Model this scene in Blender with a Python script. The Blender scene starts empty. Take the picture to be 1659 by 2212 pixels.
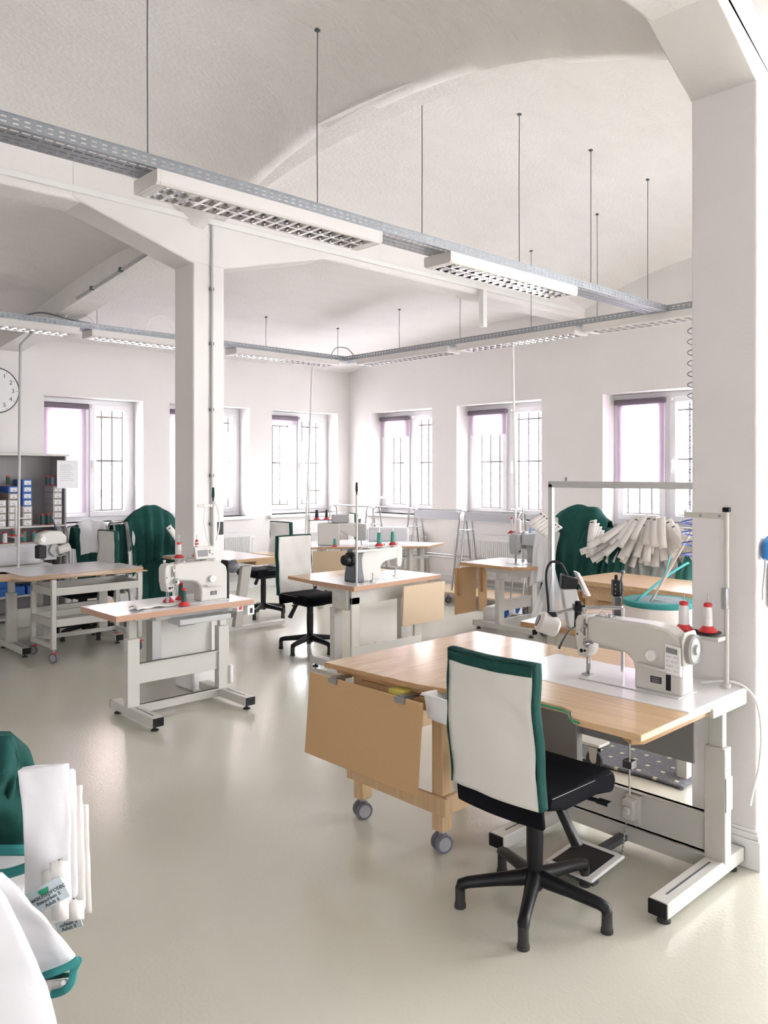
import bpy, bmesh, math, random
from mathutils import Vector, Matrix, noise
R = math.radians
random.seed(7)
scene = bpy.context.scene
col = scene.collection
# ---------------------------------------------------------------- camera
TH = math.atan2(1850, 1754)                     # view direction, measured from the +X axis
CA, SA = math.cos(TH), math.sin(TH)
EYE = 1.70
cam_d = bpy.data.cameras.new('camera'); cam = bpy.data.objects.new('camera', cam_d); col.objects.link(cam)
cam.location = (0, 0, EYE); cam.rotation_euler = (R(90), 0, TH - R(90))
cam_d.sensor_fit = 'VERTICAL'; cam_d.sensor_height = 36.0; cam_d.sensor_width = 27.0
cam_d.lens = 36.0 * 1754 / 2212; cam_d.shift_y = -84 / 2212; cam_d.clip_start = 0.05; cam_d.clip_end = 200
scene.camera = cam
# ---------------------------------------------------------------- daylight and exposure
scene.view_settings.view_transform = 'Standard'; scene.view_settings.look = 'None'
scene.view_settings.gamma = 1.0; scene.view_settings.use_curve_mapping = False
scene.view_settings.exposure = 1.34
world = bpy.data.worlds.new('overcast_sky'); scene.world = world; world.use_nodes = True
bg = world.node_tree.nodes['Background']; bg.inputs[0].default_value = (0.97, 0.975, 1.0, 1); bg.inputs[1].default_value = 12.5

def portal(name, loc, rot, sx, sy):
    l = bpy.data.lights.new(name, 'AREA'); l.shape = 'RECTANGLE'; l.size = sx; l.size_y = sy
    l.cycles.is_portal = True
    o = bpy.data.objects.new(name, l); col.objects.link(o); o.location = loc; o.rotation_euler = rot
# ---------------------------------------------------------------- helpers
def P(px, py, z=0.0):
    """floor-plan point of the room at height z seen at image point px,py"""
    D = (EYE - z) * 1754 / (py - 1022); r = (px - 829.5) / 1754 * D
    return Vector((D * CA + r * SA, D * SA - r * CA, z))
def V(px, py, D):
    """room point at depth D"""
    r = (px - 829.5) / 1754 * D
    return Vector((D * CA + r * SA, D * SA - r * CA, EYE - (py - 1022) * D / 1754))
class MB:
    def __init__(s): s.bm = bmesh.new(); s.mi = 0
    def _f(s, fs):
        for f in fs: f.material_index = s.mi
    def box(s, x0, x1, y0, y1, z0, z1):
        v = [s.bm.verts.new(p) for p in [(x0,y0,z0),(x1,y0,z0),(x1,y1,z0),(x0,y1,z0),(x0,y0,z1),(x1,y0,z1),(x1,y1,z1),(x0,y1,z1)]]
        s._f([s.bm.faces.new([v[i] for i in q]) for q in [(3,2,1,0),(4,5,6,7),(0,1,5,4),(1,2,6,5),(2,3,7,6),(3,0,4,7)]]); return s
    def rbox(s, c, size, rot=(0,0,0)):
        m = Matrix.Translation(Vector(c)) @ (Matrix.Rotation(rot[2],4,'Z') @ Matrix.Rotation(rot[1],4,'Y') @ Matrix.Rotation(rot[0],4,'X'))
        x,y,z = [q/2 for q in size]
        v = [s.bm.verts.new(m @ Vector(p)) for p in [(-x,-y,-z),(x,-y,-z),(x,y,-z),(-x,y,-z),(-x,-y,z),(x,-y,z),(x,y,z),(-x,y,z)]]
        s._f([s.bm.faces.new([v[i] for i in q]) for q in [(3,2,1,0),(4,5,6,7),(0,1,5,4),(1,2,6,5),(2,3,7,6),(3,0,4,7)]]); return s
    def tube(s, pts, r, seg=10, caps=True):
        pts = [Vector(p) for p in pts]; rs = r if isinstance(r, (list, tuple)) else [r]*len(pts)
        rings = []; up = None
        for i, p in enumerate(pts):
            t = (pts[min(i+1, len(pts)-1)] - pts[max(i-1, 0)]).normalized()
            if up is None:
                up = Vector((0,0,1)) if abs(t.z) < .9 else Vector((1,0,0))
            a = (up - t*up.dot(t)).normalized(); b = t.cross(a); up = a
            rings.append([s.bm.verts.new(p + (a*math.cos(k*2*math.pi/seg) + b*math.sin(k*2*math.pi/seg))*rs[i]) for k in range(seg)])
        for i in range(len(rings)-1):
            s._f([s.bm.faces.new([rings[i][k], rings[i][(k+1)%seg], rings[i+1][(k+1)%seg], rings[i+1][k]]) for k in range(seg)])
        if caps:
            s._f([s.bm.faces.new(rings[0][::-1]), s.bm.faces.new(rings[-1])])
        return s
    def cyl(s, p0, p1, r, r2=None, seg=16): return s.tube([p0, p1], [r, r if r2 is None else r2], seg)
    def lathe(s, prof, c=(0,0,0), axis='Z', seg=20):
        c = Vector(c); rings = []
        ax = {'Z':(Vector((1,0,0)),Vector((0,1,0)),Vector((0,0,1))),'X':(Vector((0,1,0)),Vector((0,0,1)),Vector((1,0,0))),'Y':(Vector((0,0,1)),Vector((1,0,0)),Vector((0,1,0)))}[axis]
        for r, h in prof:
            r = max(r, 1e-4)
            rings.append([s.bm.verts.new(c + (ax[0]*math.cos(k*2*math.pi/seg) + ax[1]*math.sin(k*2*math.pi/seg))*r + ax[2]*h) for k in range(seg)])
        for i in range(len(rings)-1):
            s._f([s.bm.faces.new([rings[i][k], rings[i][(k+1)%seg], rings[i+1][(k+1)%seg], rings[i+1][k]]) for k in range(seg)])
        s._f([s.bm.faces.new(rings[0][::-1]), s.bm.faces.new(rings[-1])]); return s
    def prism(s, poly, a, b, axis='Y'):
        """poly of 2D points extruded along axis from a to b"""
        def mk(p, h):
            return {'Y':(p[0],h,p[1]),'X':(h,p[0],p[1]),'Z':(p[0],p[1],h)}[axis]
        v0 = [s.bm.verts.new(mk(p,a)) for p in poly]; v1 = [s.bm.verts.new(mk(p,b)) for p in poly]
        n = len(poly)
        s._f([s.bm.faces.new(v0[::-1]), s.bm.faces.new(v1)] + [s.bm.faces.new([v0[i], v0[(i+1)%n], v1[(i+1)%n], v1[i]]) for i in range(n)]); return s
    def grid(s, fn, nu, nv, skip=None):
        g = [[s.bm.verts.new(fn(i/nu, j/nv)) for j in range(nv+1)] for i in range(nu+1)]
        for i in range(nu):
            for j in range(nv):
                if skip and skip(i, j): continue
                s._f([s.bm.faces.new([g[i][j], g[i+1][j], g[i+1][j+1], g[i][j+1]])])
        return s
    def build(s, name, mat, parent=None, bevel=0, loc=None, rot=None, solid=0, subsurf=0, smooth=38):
        bmesh.ops.recalc_face_normals(s.bm, faces=s.bm.faces)
        for f in s.bm.faces: f.smooth = True
        for e in s.bm.edges:
            if len(e.link_faces) == 2 and e.calc_face_angle(0) > R(smooth): e.smooth = False
        me = bpy.data.meshes.new(name); s.bm.to_mesh(me); s.bm.free()
        for m in (mat if isinstance(mat, (list, tuple)) else [mat]): me.materials.append(m)
        o = bpy.data.objects.new(name, me); col.objects.link(o)
        if parent: o.parent = parent
        if loc is not None: o.location = loc
        if rot is not None: o.rotation_euler = rot
        if solid: md = o.modifiers.new('solid','SOLIDIFY'); md.thickness = solid; md.offset = 0
        if subsurf: md = o.modifiers.new('sub','SUBSURF'); md.levels = subsurf; md.render_levels = subsurf
        if bevel: md = o.modifiers.new('bevel','BEVEL'); md.width = bevel; md.segments = 2; md.limit_method = 'ANGLE'; md.angle_limit = R(40); md.harden_normals = False
        return o
def tag(o, label=None, cat=None, group=None, kind=None):
    if label: o['label'] = label
    if cat: o['category'] = cat
    if group: o['group'] = group
    if kind: o['kind'] = kind
    return o
def thing(name, label, cat, loc=(0,0,0), rz=0, group=None):
    o = bpy.data.objects.new(name, None); col.objects.link(o); o.empty_display_size = .1
    o.location = loc; o.rotation_euler = (0,0,rz); return tag(o, label, cat, group)
def copy_tree(o, parent=None):
    c = o.copy(); col.objects.link(c); c.parent = parent
    for ch in [x for x in bpy.data.objects if x.parent == o and x.name in KIDS.get(o.name, set()) or x.parent == o]:
        if ch != c: copy_tree(ch, c)
    return c
KIDS = {}
def text(body, size, parent, mat, loc, rot=(R(90),0,0), name='lettering', align='CENTER'):
    cu = bpy.data.curves.new(name, 'FONT'); cu.body = body; cu.size = size; cu.align_x = align; cu.align_y = 'CENTER'; cu.extrude = .0006
    tmp = bpy.data.objects.new(name+'_tmp', cu); col.objects.link(tmp)
    dg = bpy.context.evaluated_depsgraph_get(); me = bpy.data.meshes.new_from_object(tmp.evaluated_get(dg))
    bpy.data.objects.remove(tmp); bpy.data.curves.remove(cu)
    me.materials.clear(); me.materials.append(mat)
    o = bpy.data.objects.new(name, me); col.objects.link(o); o.parent = parent; o.location = loc; o.rotation_euler = rot
    return o
# ---------------------------------------------------------------- materials
def mat(name, c, rough=.5, metal=0, spec=.5, bump=0, bscale=60, var=0, vscale=6, stretch=None, c2=None, alpha=1, trans=0, coat=0, sheen=0, detail=4):
    m = bpy.data.materials.new(name); m.use_nodes = True; nt = m.node_tree; b = nt.nodes['Principled BSDF']
    b.inputs['Base Color'].default_value = (*c, 1); b.inputs['Roughness'].default_value = rough; b.inputs['Metallic'].default_value = metal
    b.inputs['Specular IOR Level'].default_value = spec; b.inputs['Alpha'].default_value = alpha; b.inputs['Transmission Weight'].default_value = trans
    b.inputs['Coat Weight'].default_value = coat; b.inputs['Sheen Weight'].default_value = sheen
    tc = nt.nodes.new('ShaderNodeTexCoord'); mp = nt.nodes.new('ShaderNodeMapping'); nt.links.new(tc.outputs['Object'], mp.inputs[0])
    if stretch: mp.inputs['Scale'].default_value = stretch
    nz = nt.nodes.new('ShaderNodeTexNoise'); nz.inputs['Scale'].default_value = vscale; nz.inputs['Detail'].default_value = detail
    nt.links.new(mp.outputs[0], nz.inputs['Vector'])
    mx = nt.nodes.new('ShaderNodeMix'); mx.data_type = 'RGBA'
    v = max(var, .012)
    rmp = nt.nodes.new('ShaderNodeMapRange'); rmp.inputs['From Min'].default_value = .3; rmp.inputs['From Max'].default_value = .7
    nt.links.new(nz.outputs['Fac'], rmp.inputs['Value']); nt.links.new(rmp.outputs[0], mx.inputs['Factor'])
    mx.inputs['A'].default_value = (*[q*(1-v) for q in c], 1)
    mx.inputs['B'].default_value = (*(c2 if c2 else [min(1, q*(1+v)) for q in c]), 1)
    nt.links.new(mx.outputs['Result'], b.inputs['Base Color'])
    if bump:
        n2 = nt.nodes.new('ShaderNodeTexNoise'); n2.inputs['Scale'].default_value = bscale; n2.inputs['Detail'].default_value = 3
        nt.links.new(mp.outputs[0], n2.inputs['Vector'])
        bp = nt.nodes.new('ShaderNodeBump'); bp.inputs['Strength'].default_value = bump; bp.inputs['Distance'].default_value = .01
        nt.links.new(n2.outputs['Fac'], bp.inputs['Height']); nt.links.new(bp.outputs[0], b.inputs['Normal'])
    return m
WALL = mat('wall_paint', (.82,.785,.775), .8, bump=.12, bscale=70, var=.015, vscale=2)
CEIL = mat('ceiling_plaster', (.84,.805,.795), .9, bump=.55, bscale=28, var=.02, vscale=3, stretch=(1,2.2,1))
FLOOR = mat('floor_coating', (.63,.61,.525), .19, bump=.10, bscale=70, var=.03, vscale=1.2, spec=.75)
TRIM = mat('trim_paint', (.84,.83,.82), .55)
UPVC = mat('window_upvc', (.86,.84,.87), .35)
CREAM = mat('cream_powder_coat', (.60,.58,.54), .38, bump=.04, bscale=300)
GREYP = mat('grey_enamel', (.52,.52,.52), .4)
MACH = mat('machine_enamel', (.63,.605,.565), .32, bump=.02, bscale=200)
MACHG = mat('machine_grey', (.42,.42,.42), .35)
DKGREY = mat('dark_grey_plastic', (.10,.105,.12), .45)
BLACK = mat('black_plastic', (.008,.008,.010), .42, spec=.3)
BFAB = mat('black_fabric', (.005,.005,.008), .85, spec=.12, bump=.2, bscale=500)
CHROME = mat('chrome', (.5,.5,.51), .14, 1)
STEEL = mat('steel', (.40,.40,.41), .28, 1)
GALV = mat('galvanised_steel', (.33,.35,.38), .45, .5, var=.1, vscale=30)
REFL = mat('louvre_aluminium', (.82,.81,.81), .12, 1)
HOUSE = mat('lamp_housing_white', (.74,.70,.68), .45)
TUBE = mat('lamp_tube_glass', (.9,.9,.9), .2)
def wood(name, c, c2, rough=.35, st=(1.5,22,22), coat=.0, spec=.5): return mat(name, c, rough, bump=.04, bscale=14, var=.06, vscale=3, stretch=st, c2=c2, coat=coat, spec=spec, detail=7)
BEECH = wood('beech_ply', (.56,.36,.19), (.66,.46,.27), .3)
BEECHD = wood('beech_ply_edge', (.46,.26,.12), (.58,.36,.19), .45, (3,3,60))
PINE = wood('pine', (.55,.36,.19), (.64,.45,.27), .5, (14,14,1.5))
MDF = mat('mdf_board', (.53,.325,.155), .55, var=.03, vscale=200, c2=(.60,.38,.195))
MDFL = mat('mdf_board_pale', (.62,.48,.33), .6, var=.03, vscale=200)
LAMI = mat('white_laminate', (.80,.78,.79), .2, spec=.55)
LAMIE = mat('copper_brown_edge', (.50,.30,.20), .4)
CANVAS = mat('white_canvas', (.74,.71,.67), .85, bump=.35, bscale=9, var=.02)
GREENF = mat('green_fabric', (.018,.078,.068), .85, spec=.12, bump=.3, bscale=25, var=.12, vscale=12)
GREEND = mat('dark_green_binding', (.016,.07,.06), .8, spec=.12, bump=.3, bscale=40, var=.12, vscale=30)
TEAL = mat('teal_binding', (.05,.27,.27), .8, spec=.15, bump=.2, bscale=300)
TEALT = mat('teal_sheer_fabric', (.03,.20,.18), .7, var=.1, alpha=.85)
WFAB = mat('white_gown_fabric', (.84,.83,.86), .8, bump=.2, bscale=18)
GFAB = mat('grey_sheer_fabric', (.42,.46,.47), .8, bump=.3, bscale=18, var=.1)
WPAP = mat('white_interfacing', (.80,.76,.73), .8, bump=.1, bscale=40)
RED = mat('red_plastic', (.62,.03,.035), .35)
THRW = mat('white_thread', (.82,.77,.76), .6, bump=.3, bscale=20, stretch=(1,1,30))
THRG = mat('green_thread', (.02,.09,.075), .6, bump=.3, bscale=20, stretch=(1,1,30))
THRT = mat('teal_thread', (.08,.30,.25), .6, bump=.3, bscale=20, stretch=(1,1,30))
THRK = mat('black_thread', (.02,.02,.03), .6)
BLUE = mat('blue_carton', (.03,.13,.45), .5)
BLUEP = mat('blue_plastic', (.03,.22,.55), .35)
CARTON = mat('grey_carton', (.50,.45,.43), .7, var=.05)
BROWNC = mat('brown_carton', (.30,.24,.20), .8, var=.06)
PAPER = mat('paper', (.85,.84,.85), .7)
INK = mat('ink', (.06,.06,.07), .6)
SCREEN = mat('lcd_screen', (.25,.25,.26), .2)
RUBBER = mat('rubber', (.03,.03,.03), .7)
WHEELG = mat('grey_castor_tread', (.13,.13,.15), .5)
HUBG = mat('grey_castor_hub', (.35,.34,.37), .4)
YEL = mat('yellow_tape', (.78,.68,.15), .5)
GREENR = mat('green_edge_strip', (.01,.28,.14), .35)
SLATE = mat('slate_carpet', (.16,.16,.18), .95, bump=.8, bscale=120, var=.25, vscale=80)
DOTS = mat('pale_carpet_dot', (.62,.62,.45), .95)
GRILLE = mat('window_bar_paint', (.014,.006,.007), .5)
BRICK = mat('brick', (.46,.36,.33), .9, var=.15, vscale=3)
BLINDD = mat('blind_cassette', (.16,.13,.16), .6)
RADW = mat('radiator_enamel', (.80,.79,.79), .4)
def glassy(name, tint, gl=.06):
    m = bpy.data.materials.new(name); m.use_nodes = True; nt = m.node_tree; nt.nodes.clear()
    o = nt.nodes.new('ShaderNodeOutputMaterial'); t = nt.nodes.new('ShaderNodeBsdfTransparent'); t.inputs[0].default_value = (*tint, 1)
    g = nt.nodes.new('ShaderNodeBsdfGlossy'); g.inputs['Roughness'].default_value = .03; mx = nt.nodes.new('ShaderNodeMixShader'); mx.inputs[0].default_value = gl
    nt.links.new(t.outputs[0], mx.inputs[1]); nt.links.new(g.outputs[0], mx.inputs[2]); nt.links.new(mx.outputs[0], o.inputs[0]); return m
GLASS = glassy('window_glass', (.97,.98,.98))
def sheer(name, c, tr, base=.35):
    m = bpy.data.materials.new(name); m.use_nodes = True; nt = m.node_tree; nt.nodes.clear()
    o = nt.nodes.new('ShaderNodeOutputMaterial'); t = nt.nodes.new('ShaderNodeBsdfTransparent'); t.inputs[0].default_value = (*c, 1)
    d = nt.nodes.new('ShaderNodeBsdfTranslucent'); d.inputs[0].default_value = (*c, 1); f = nt.nodes.new('ShaderNodeBsdfDiffuse'); f.inputs[0].default_value = (*c, 1)
    m1 = nt.nodes.new('ShaderNodeMixShader'); m1.inputs[0].default_value = .5; m2 = nt.nodes.new('ShaderNodeMixShader'); m2.inputs[0].default_value = tr
    nt.links.new(d.outputs[0], m1.inputs[1]); nt.links.new(f.outputs[0], m1.inputs[2]); nt.links.new(m1.outputs[0], m2.inputs[1]); nt.links.new(t.outputs[0], m2.inputs[2]); nt.links.new(m2.outputs[0], o.inputs[0]); return m
BLINDF = sheer('sheer_blind_cloth', (.74,.64,.73), .12)
FILM = sheer('clear_plastic_film', (.82,.84,.86), .45)

# ================================================================ THE ROOM
XW, YW, XB, YB = 8.73, 10.05, -6.0, -2.8
def struct(o): o['kind'] = 'structure'; return o
fl = MB(); fl.box(XB, XW+.5, YB, YW+.5, -.1, 0); struct(fl.build('floor', FLOOR))
def wall_with_holes(name, along, fixed, out, a0, a1, holes, z1=4.6, th=.38):
    """wall slab along X or Y with rectangular holes"""
    m = MB(); f0, f1 = sorted((fixed, fixed + out*th))
    def b(p0, p1, q0, q1):
        if p1-p0 < 1e-4 or q1-q0 < 1e-4: return
        if along == 'X': m.box(p0, p1, f0, f1, q0, q1)
        else: m.box(f0, f1, p0, p1, q0, q1)
    cur = a0
    for (h0, h1, z0, zz1) in sorted(holes):
        b(cur, h0, 0, z1); b(h0, h1, 0, z0); b(h0, h1, zz1, z1); cur = h1
    b(cur, a1, 0, z1)
    return struct(m.build(name, WALL))
ZS, ZL = 1.07, 2.66
LW = [(3.81, 5.11), (5.50, 6.80), (7.20, 8.50)]
RW = [(8.18, 9.55), (6.24, 7.70), (3.93, 5.34)]
RW_FILL = [(-2.5, 1.0)]  # opening out of view, added and sized to brighten floor and ceiling
LWX = []
wall_with_holes('wall_left', 'X', YW, 1, XB-.38, XW+.38, [(a, b, ZS, ZL) for a, b in LW+LWX])
wall_with_holes('wall_right', 'Y', XW, 1, YB-.38, YW, [(a, b, ZS, ZL) for a, b in RW]+[(a, b, .2, 3.7) for a, b in RW_FILL])
wall_with_holes('wall_front', 'X', YB, -1, XB-.38, XW+.38, [(-5.2, -3.3, .9, 3.1), (3.8, 5.3, 1.0, 2.4)])  # both openings are out of view, added for fill light
wall_with_holes('wall_back', 'Y', XB, -1, YB, YW, [])
# -- vaulted ceiling: bays between beams, coved down to the ribs
def rib_x(Y): return 3.56 + (3.26-3.56)*min(1, max(0, (Y-1.72)/(5.59-1.72))) + .14
def ceil_z(X, Y):
    if Y < 1.57:
        q = (Y+.6)/2.2; z = 4.3 - .35*min(1, q*q)
    elif Y < 5.73:
        q = (Y-3.655)/1.935; z = 4.36 - .42*q*q
    else: z = 3.76 - .42*max(0, (Y-6.9)/3.15)**1.25
    d = abs(X-rib_x(Y)) - .14
    z -= (.34 if X < rib_x(Y) else .22)*math.exp(-max(0, d)/(.36 if X < rib_x(Y) else .14)) if Y < 5.73 else .1*math.exp(-max(0, d)/.2)
    z -= .22*math.exp(-max(0, XW-X)/.7) if Y < 5.73 else 0
    return z
cm = MB()
for (y0, y1, n) in ((YB, 1.57, 16), (1.57, 5.73, 34), (5.73, YW+.02, 30)):
    cm.grid(lambda u, v: (XB + u*(XW+.02-XB), y0+.001+v*(y1-y0-.002), ceil_z(XB+u*(XW+.02-XB), y0+.001+v*(y1-y0-.002))), 150, n)
cm.box(XB-.38, XW+.38, YB-.38, YW+.38, 4.6, 4.7)
struct(cm.build('ceiling', CEIL, smooth=60))
for i, (y0, y1) in enumerate(((1.43, 1.72), (5.59, 5.88))):
    b = MB(); b.box(XB, XW+.02, y0, y1, 3.60, 4.5); struct(b.build('trim_%d' % (i+1), CEIL, bevel=.02))
# ribs between the columns, each with an arched soffit
def rib(y0, y1, fn, name):
    m = MB(); n = 28
    for i in range(n):
        a, b = y0+(y1-y0)*i/n, y0+(y1-y0)*(i+1)/n
        xa, xb = rib_x(a), rib_x(b); za, zb = fn(a), fn(b)
        vs = [m.bm.verts.new(p) for p in [(xa-.14,a,za),(xa+.14,a,za),(xb+.14,b,zb),(xb-.14,b,zb),(xa-.14,a,4.5),(xa+.14,a,4.5),(xb+.14,b,4.5),(xb-.14,b,4.5)]]
        for q in [(0,1,2,3),(0,3,7,4),(1,5,6,2)]: m.bm.faces.new([vs[k] for k in q])
    bmesh.ops.remove_doubles(m.bm, verts=m.bm.verts, dist=.0005)
    return struct(m.build(name, CEIL))
rib(1.72, 5.59, lambda y: 4.02-.31*abs((y-3.655)/1.935)**2.2, 'trim_3')
rib(5.88, YW, lambda y: 3.60-.45*((y-5.88)/4.17)**.85, 'trim_4')
# columns with haunches along the beams
def column(x, y, w, zc, hl, hz, hr, name):
    m = MB(); m.box(x, x+.28, y, y+w, 0, 3.62)
    m.prism([(x-hl, hz), (x, zc), (x+.28, zc), (x+.28+hr, 3.62), (x+.28, 3.9), (x-hl, 3.9)], y-.003, y+w+.003, 'Y')
    return struct(m.build(name, WALL, bevel=.012))
column(3.56, 1.43, .29, 3.39, 1.0, 3.92, .8, 'column')
column(3.26, 5.59, .29, 3.33, .95, 3.62, 1.1, 'column')
# longitudinal duct on the far beam
d = MB(); d.box(XB, 8.5, 5.565, 5.588, 3.655, 3.70); struct(d.build('trim_5', TRIM, bevel=.004))
# skirtings
def skirt(name, x0, x1, y0, y1):
    m = MB(); m.box(x0, x1, y0, y1, 0, .13)
    gx = .006
    m.box(x0+(gx if x1-x0 < .06 else 0), x1-(gx if x1-x0 < .06 else 0), y0+(gx if y1-y0 < .06 else 0), y1-(gx if y1-y0 < .06 else 0), .13, .15)
    return struct(m.build(name, TRIM, bevel=.004))
skirt('baseboard_left', XB, XW, YW-.02, YW)
skirt('baseboard_right', XW-.02, XW, YB, YW-.02)
m = MB(); m.box(3.535, 3.865, 1.405, 1.745, 0, .125); m.box(3.543, 3.857, 1.413, 1.737, .125, .15); m.box(3.55, 3.85, 1.42, 1.73, .15, .165); struct(m.build('baseboard_column', TRIM, bevel=.004))

# -- windows
def window(n, origin, rz, w, blind=None, grille=True, z0=ZS, z1=ZL, cassette=True, vis=True):
    root = bpy.data.objects.new('window_%d' % n, None); col.objects.link(root); root['kind'] = 'structure'
    root.location = origin; root.rotation_euler = (0,0,rz)
    D = .27; h = z1-z0; f = .06
    def P_(nm, mb, mt, par=root, bev=.004): return struct(mb.build(nm, mt, par, bevel=bev))
    m = MB(); m.box(0, w, D, D+.07, z0, z0+f); m.box(0, w, D, D+.07, z1-f, z1); m.box(0, f, D, D+.07, z0+f, z1-f); m.box(w-f, w, D, D+.07, z0+f, z1-f); m.box(w/2-.03, w/2+.03, D, D+.07, z0+f, z1-f)
    P_('window_frame', m, UPVC)
    s = MB(); s.box(-.06, w+.06, -.05, D, z0-.045, z0); P_('window_sill', s, UPVC)
    for k in range(2):
        a = f+.002 if k == 0 else w/2+.032; b = w/2-.032 if k == 0 else w-f-.002; t = .07
        m = MB(); m.box(a, b, D-.02, D+.045, z0+f, z0+f+t); m.box(a, b, D-.02, D+.045, z1-f-t, z1-f); m.box(a, a+t, D-.02, D+.045, z0+f+t, z1-f-t); m.box(b-t, b, D-.02, D+.045, z0+f+t, z1-f-t)
        sh = P_('sash', m, UPVC)
        m = MB(); m.box(a+t, b-t, D+.01, D+.016, z0+f+t, z1-f-t); P_('pane', m, GLASS, sh, 0)
        if k == 1:
            m = MB(); m.box(a+.025, a+.045, D-.05, D-.02, z0+h*.44, z0+h*.50); m.box(a+.025, a+.045, D-.06, D-.045, z0+h*.40, z0+h*.49); P_('handle', m, TRIM, sh, .003)
        m = MB(); m.cyl((a+.03 if k else b-.03, D-.03, z1-f-.03), (a+.03 if k else b-.03, D-.06, z1-f-.03), .02); P_('blind_bracket', m, TRIM, sh, 0)
    if blind is not None:
        m = MB(); m.cyl((f-.01, D-.06, z1-f-.04), (w/2-.01, D-.06, z1-f-.04), .035); bl = P_('blind_roller', m, BLINDD, root, 0)
        bz = z1-f-.06-blind*(h-.2)
        m = MB(); m.box(f+.01, w/2-.03, D-.045, D-.043, bz, z1-f-.06); P_('blind_cloth', m, BLINDF, bl, 0)
        m = MB(); m.box(f+.01, w/2-.03, D-.05, D-.04, bz-.012, bz); P_('blind_bottom_rail', m, UPVC, bl, .002)
    if grille:
        m = MB()
        nb = 9
        for i in range(nb):
            x = .06 + (w-.12)*i/(nb-1); m.cyl((x, D+.22, z0+.02), (x, D+.22, z1-.02), .013, seg=6)
        for z in (z0+h*.08, z0+h*.5, z0+h*.87): m.box(.0, w, D+.214, D+.226, z-.012, z+.012)
        P_('window_bars', m, GRILLE, root, 0)
    c = Vector((w/2, D+.3, (z0+z1)/2)); c.rotate(Matrix.Rotation(rz, 3, 'Z'))
    portal('daylight_portal', Vector(origin)+c, (R(-90), 0, rz), w+.1, h+.1)
    return root
n = 1
for (a, b), bl in zip(LW, (.97, .97, .06)): window(n, (a, YW, 0), 0, b-a, bl); n += 1
for (a, b), bl in zip(RW, (.19, .21, .70)): window(n, (XW, b, 0), R(-90), b-a, bl); n += 1
for (a, b) in RW_FILL: window(n, (XW, b, 0), R(-90), b-a, None, False, .2, 3.7); n += 1  # unseen window, added for its light
for (a, b) in LWX: window(n, (a, YW, 0), 0, b-a, None); n += 1
for (a, b, q0, q1) in ((-5.2, -3.3, .9, 3.1), (3.8, 5.3, 1.0, 2.4)):  # unseen windows behind the camera, placed and sized as fill light
    window(n, (b, YB, 0), R(180), b-a, None, False, q0, q1); n += 1
# outside: yard and brick house seen pale through the panes
g = MB(); g.box(-40, 50, -40, 60, -.4, -.3); tag(struct(g.build('ground', mat('yard_paving', (.5,.5,.5), .9))), None)
hb = thing('brick_building', 'pale orange brick house across the yard, seen through the left wall windows', 'building', (5.6, 17, -.3))
m = MB(); m.box(-2.4, 7, 0, 6, 0, 6.5); m.build('facade', BRICK, hb)
for i in range(3):
    m = MB(); m.box(-1.4+i*2.6, -.4+i*2.6, -.04, .02, 1.6, 3.0); m.build('facade_window', SCREEN, hb)
hb = thing('brick_building', 'narrow reddish brick wall seen through the corner window of the right wall', 'building', (12.0, 12.2, -.3))
m = MB(); m.box(0, 4, 0, .9, 0, 6); m.build('facade', BRICK, hb)
vn = thing('parked_van', 'white van parked in the yard, seen low in the leftmost window', 'van', (6.1, 14.2, -.3), R(8))
m = MB(); m.prism([(-1.2,.4),(1.5,.4),(1.5,1.0),(1.0,1.3),(.6,2.1),(-1.2,2.2)], -.7, .7, 'Y'); m.build('body', mat('van_paint', (.8,.8,.82), .3), vn, bevel=.05)
m = MB(); m.box(-.2, .5, -.71, -.70, 1.35, 1.9); m.box(-1.0, -.35, -.71, -.70, 1.35, 1.9); m.build('side_window', SCREEN, vn)
for x in (-.7, .95):
    m = MB(); m.lathe([(.3,-.1),(.33,0),(.3,.1)], (x,-.68,.33), 'Y'); m.build('wheel', RUBBER, vn)

# -- radiators
def radiator(x0, x1, wall, label):
    w = x1-x0
    root = thing('radiator', label, 'radiator', (x0, YW-.03, 0) if wall == 'L' else (XW-.03, x1, 0), 0 if wall == 'L' else R(-90), 'panel radiators under the windows')
    m = MB(); m.box(0, w, -.10, -.02, .26, .83); nfl = int(w/.035)
    for i in range(nfl):
        x = .03+(w-.06)*(i+.5)/nfl; m.box(x-.010, x+.010, -.112, -.10, .30, .78)
    m.build('panel', RADW, root, bevel=.004)
    m = MB(); m.box(-.004, w+.004, -.105, -.015, .83, .845); m.build('top_grille', RADW, root)
    m = MB(); m.cyl((w, -.06, .76), (w+.07, -.06, .76), .022); m.build('valve', TRIM, root)
    m = MB()
    m.tube([(w+.04,-.06,.76),(w+.04,-.06,.20)], .009, 6); m.build('feed_pipe', TRIM, root)
radiator(4.0, 5.0, 'L', 'white panel radiator under the leftmost window, behind the gown rails')
radiator(5.75, 6.75, 'L', 'white panel radiator behind the column, beside the chair facing left')
radiator(7.32, 8.3, 'L', 'white panel radiator on the left wall next to the corner')
radiator(8.3, 9.3, 'R', 'white panel radiator on the right wall next to the corner, behind a draped chair')
radiator(6.45, 7.68, 'R', 'white panel radiator behind the grey metal rails and the grey sewing machine')
m = MB(); 
for z in (.17, .24): m.tube([(XB+1, YW-.05, z), (XW-.05, YW-.05, z), (XW-.05, 2.0, z)], .011, 8)
tag(m.build('heating_pipes', TRIM), 'pair of white heating pipes running low along both window walls', 'pipe')

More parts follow.
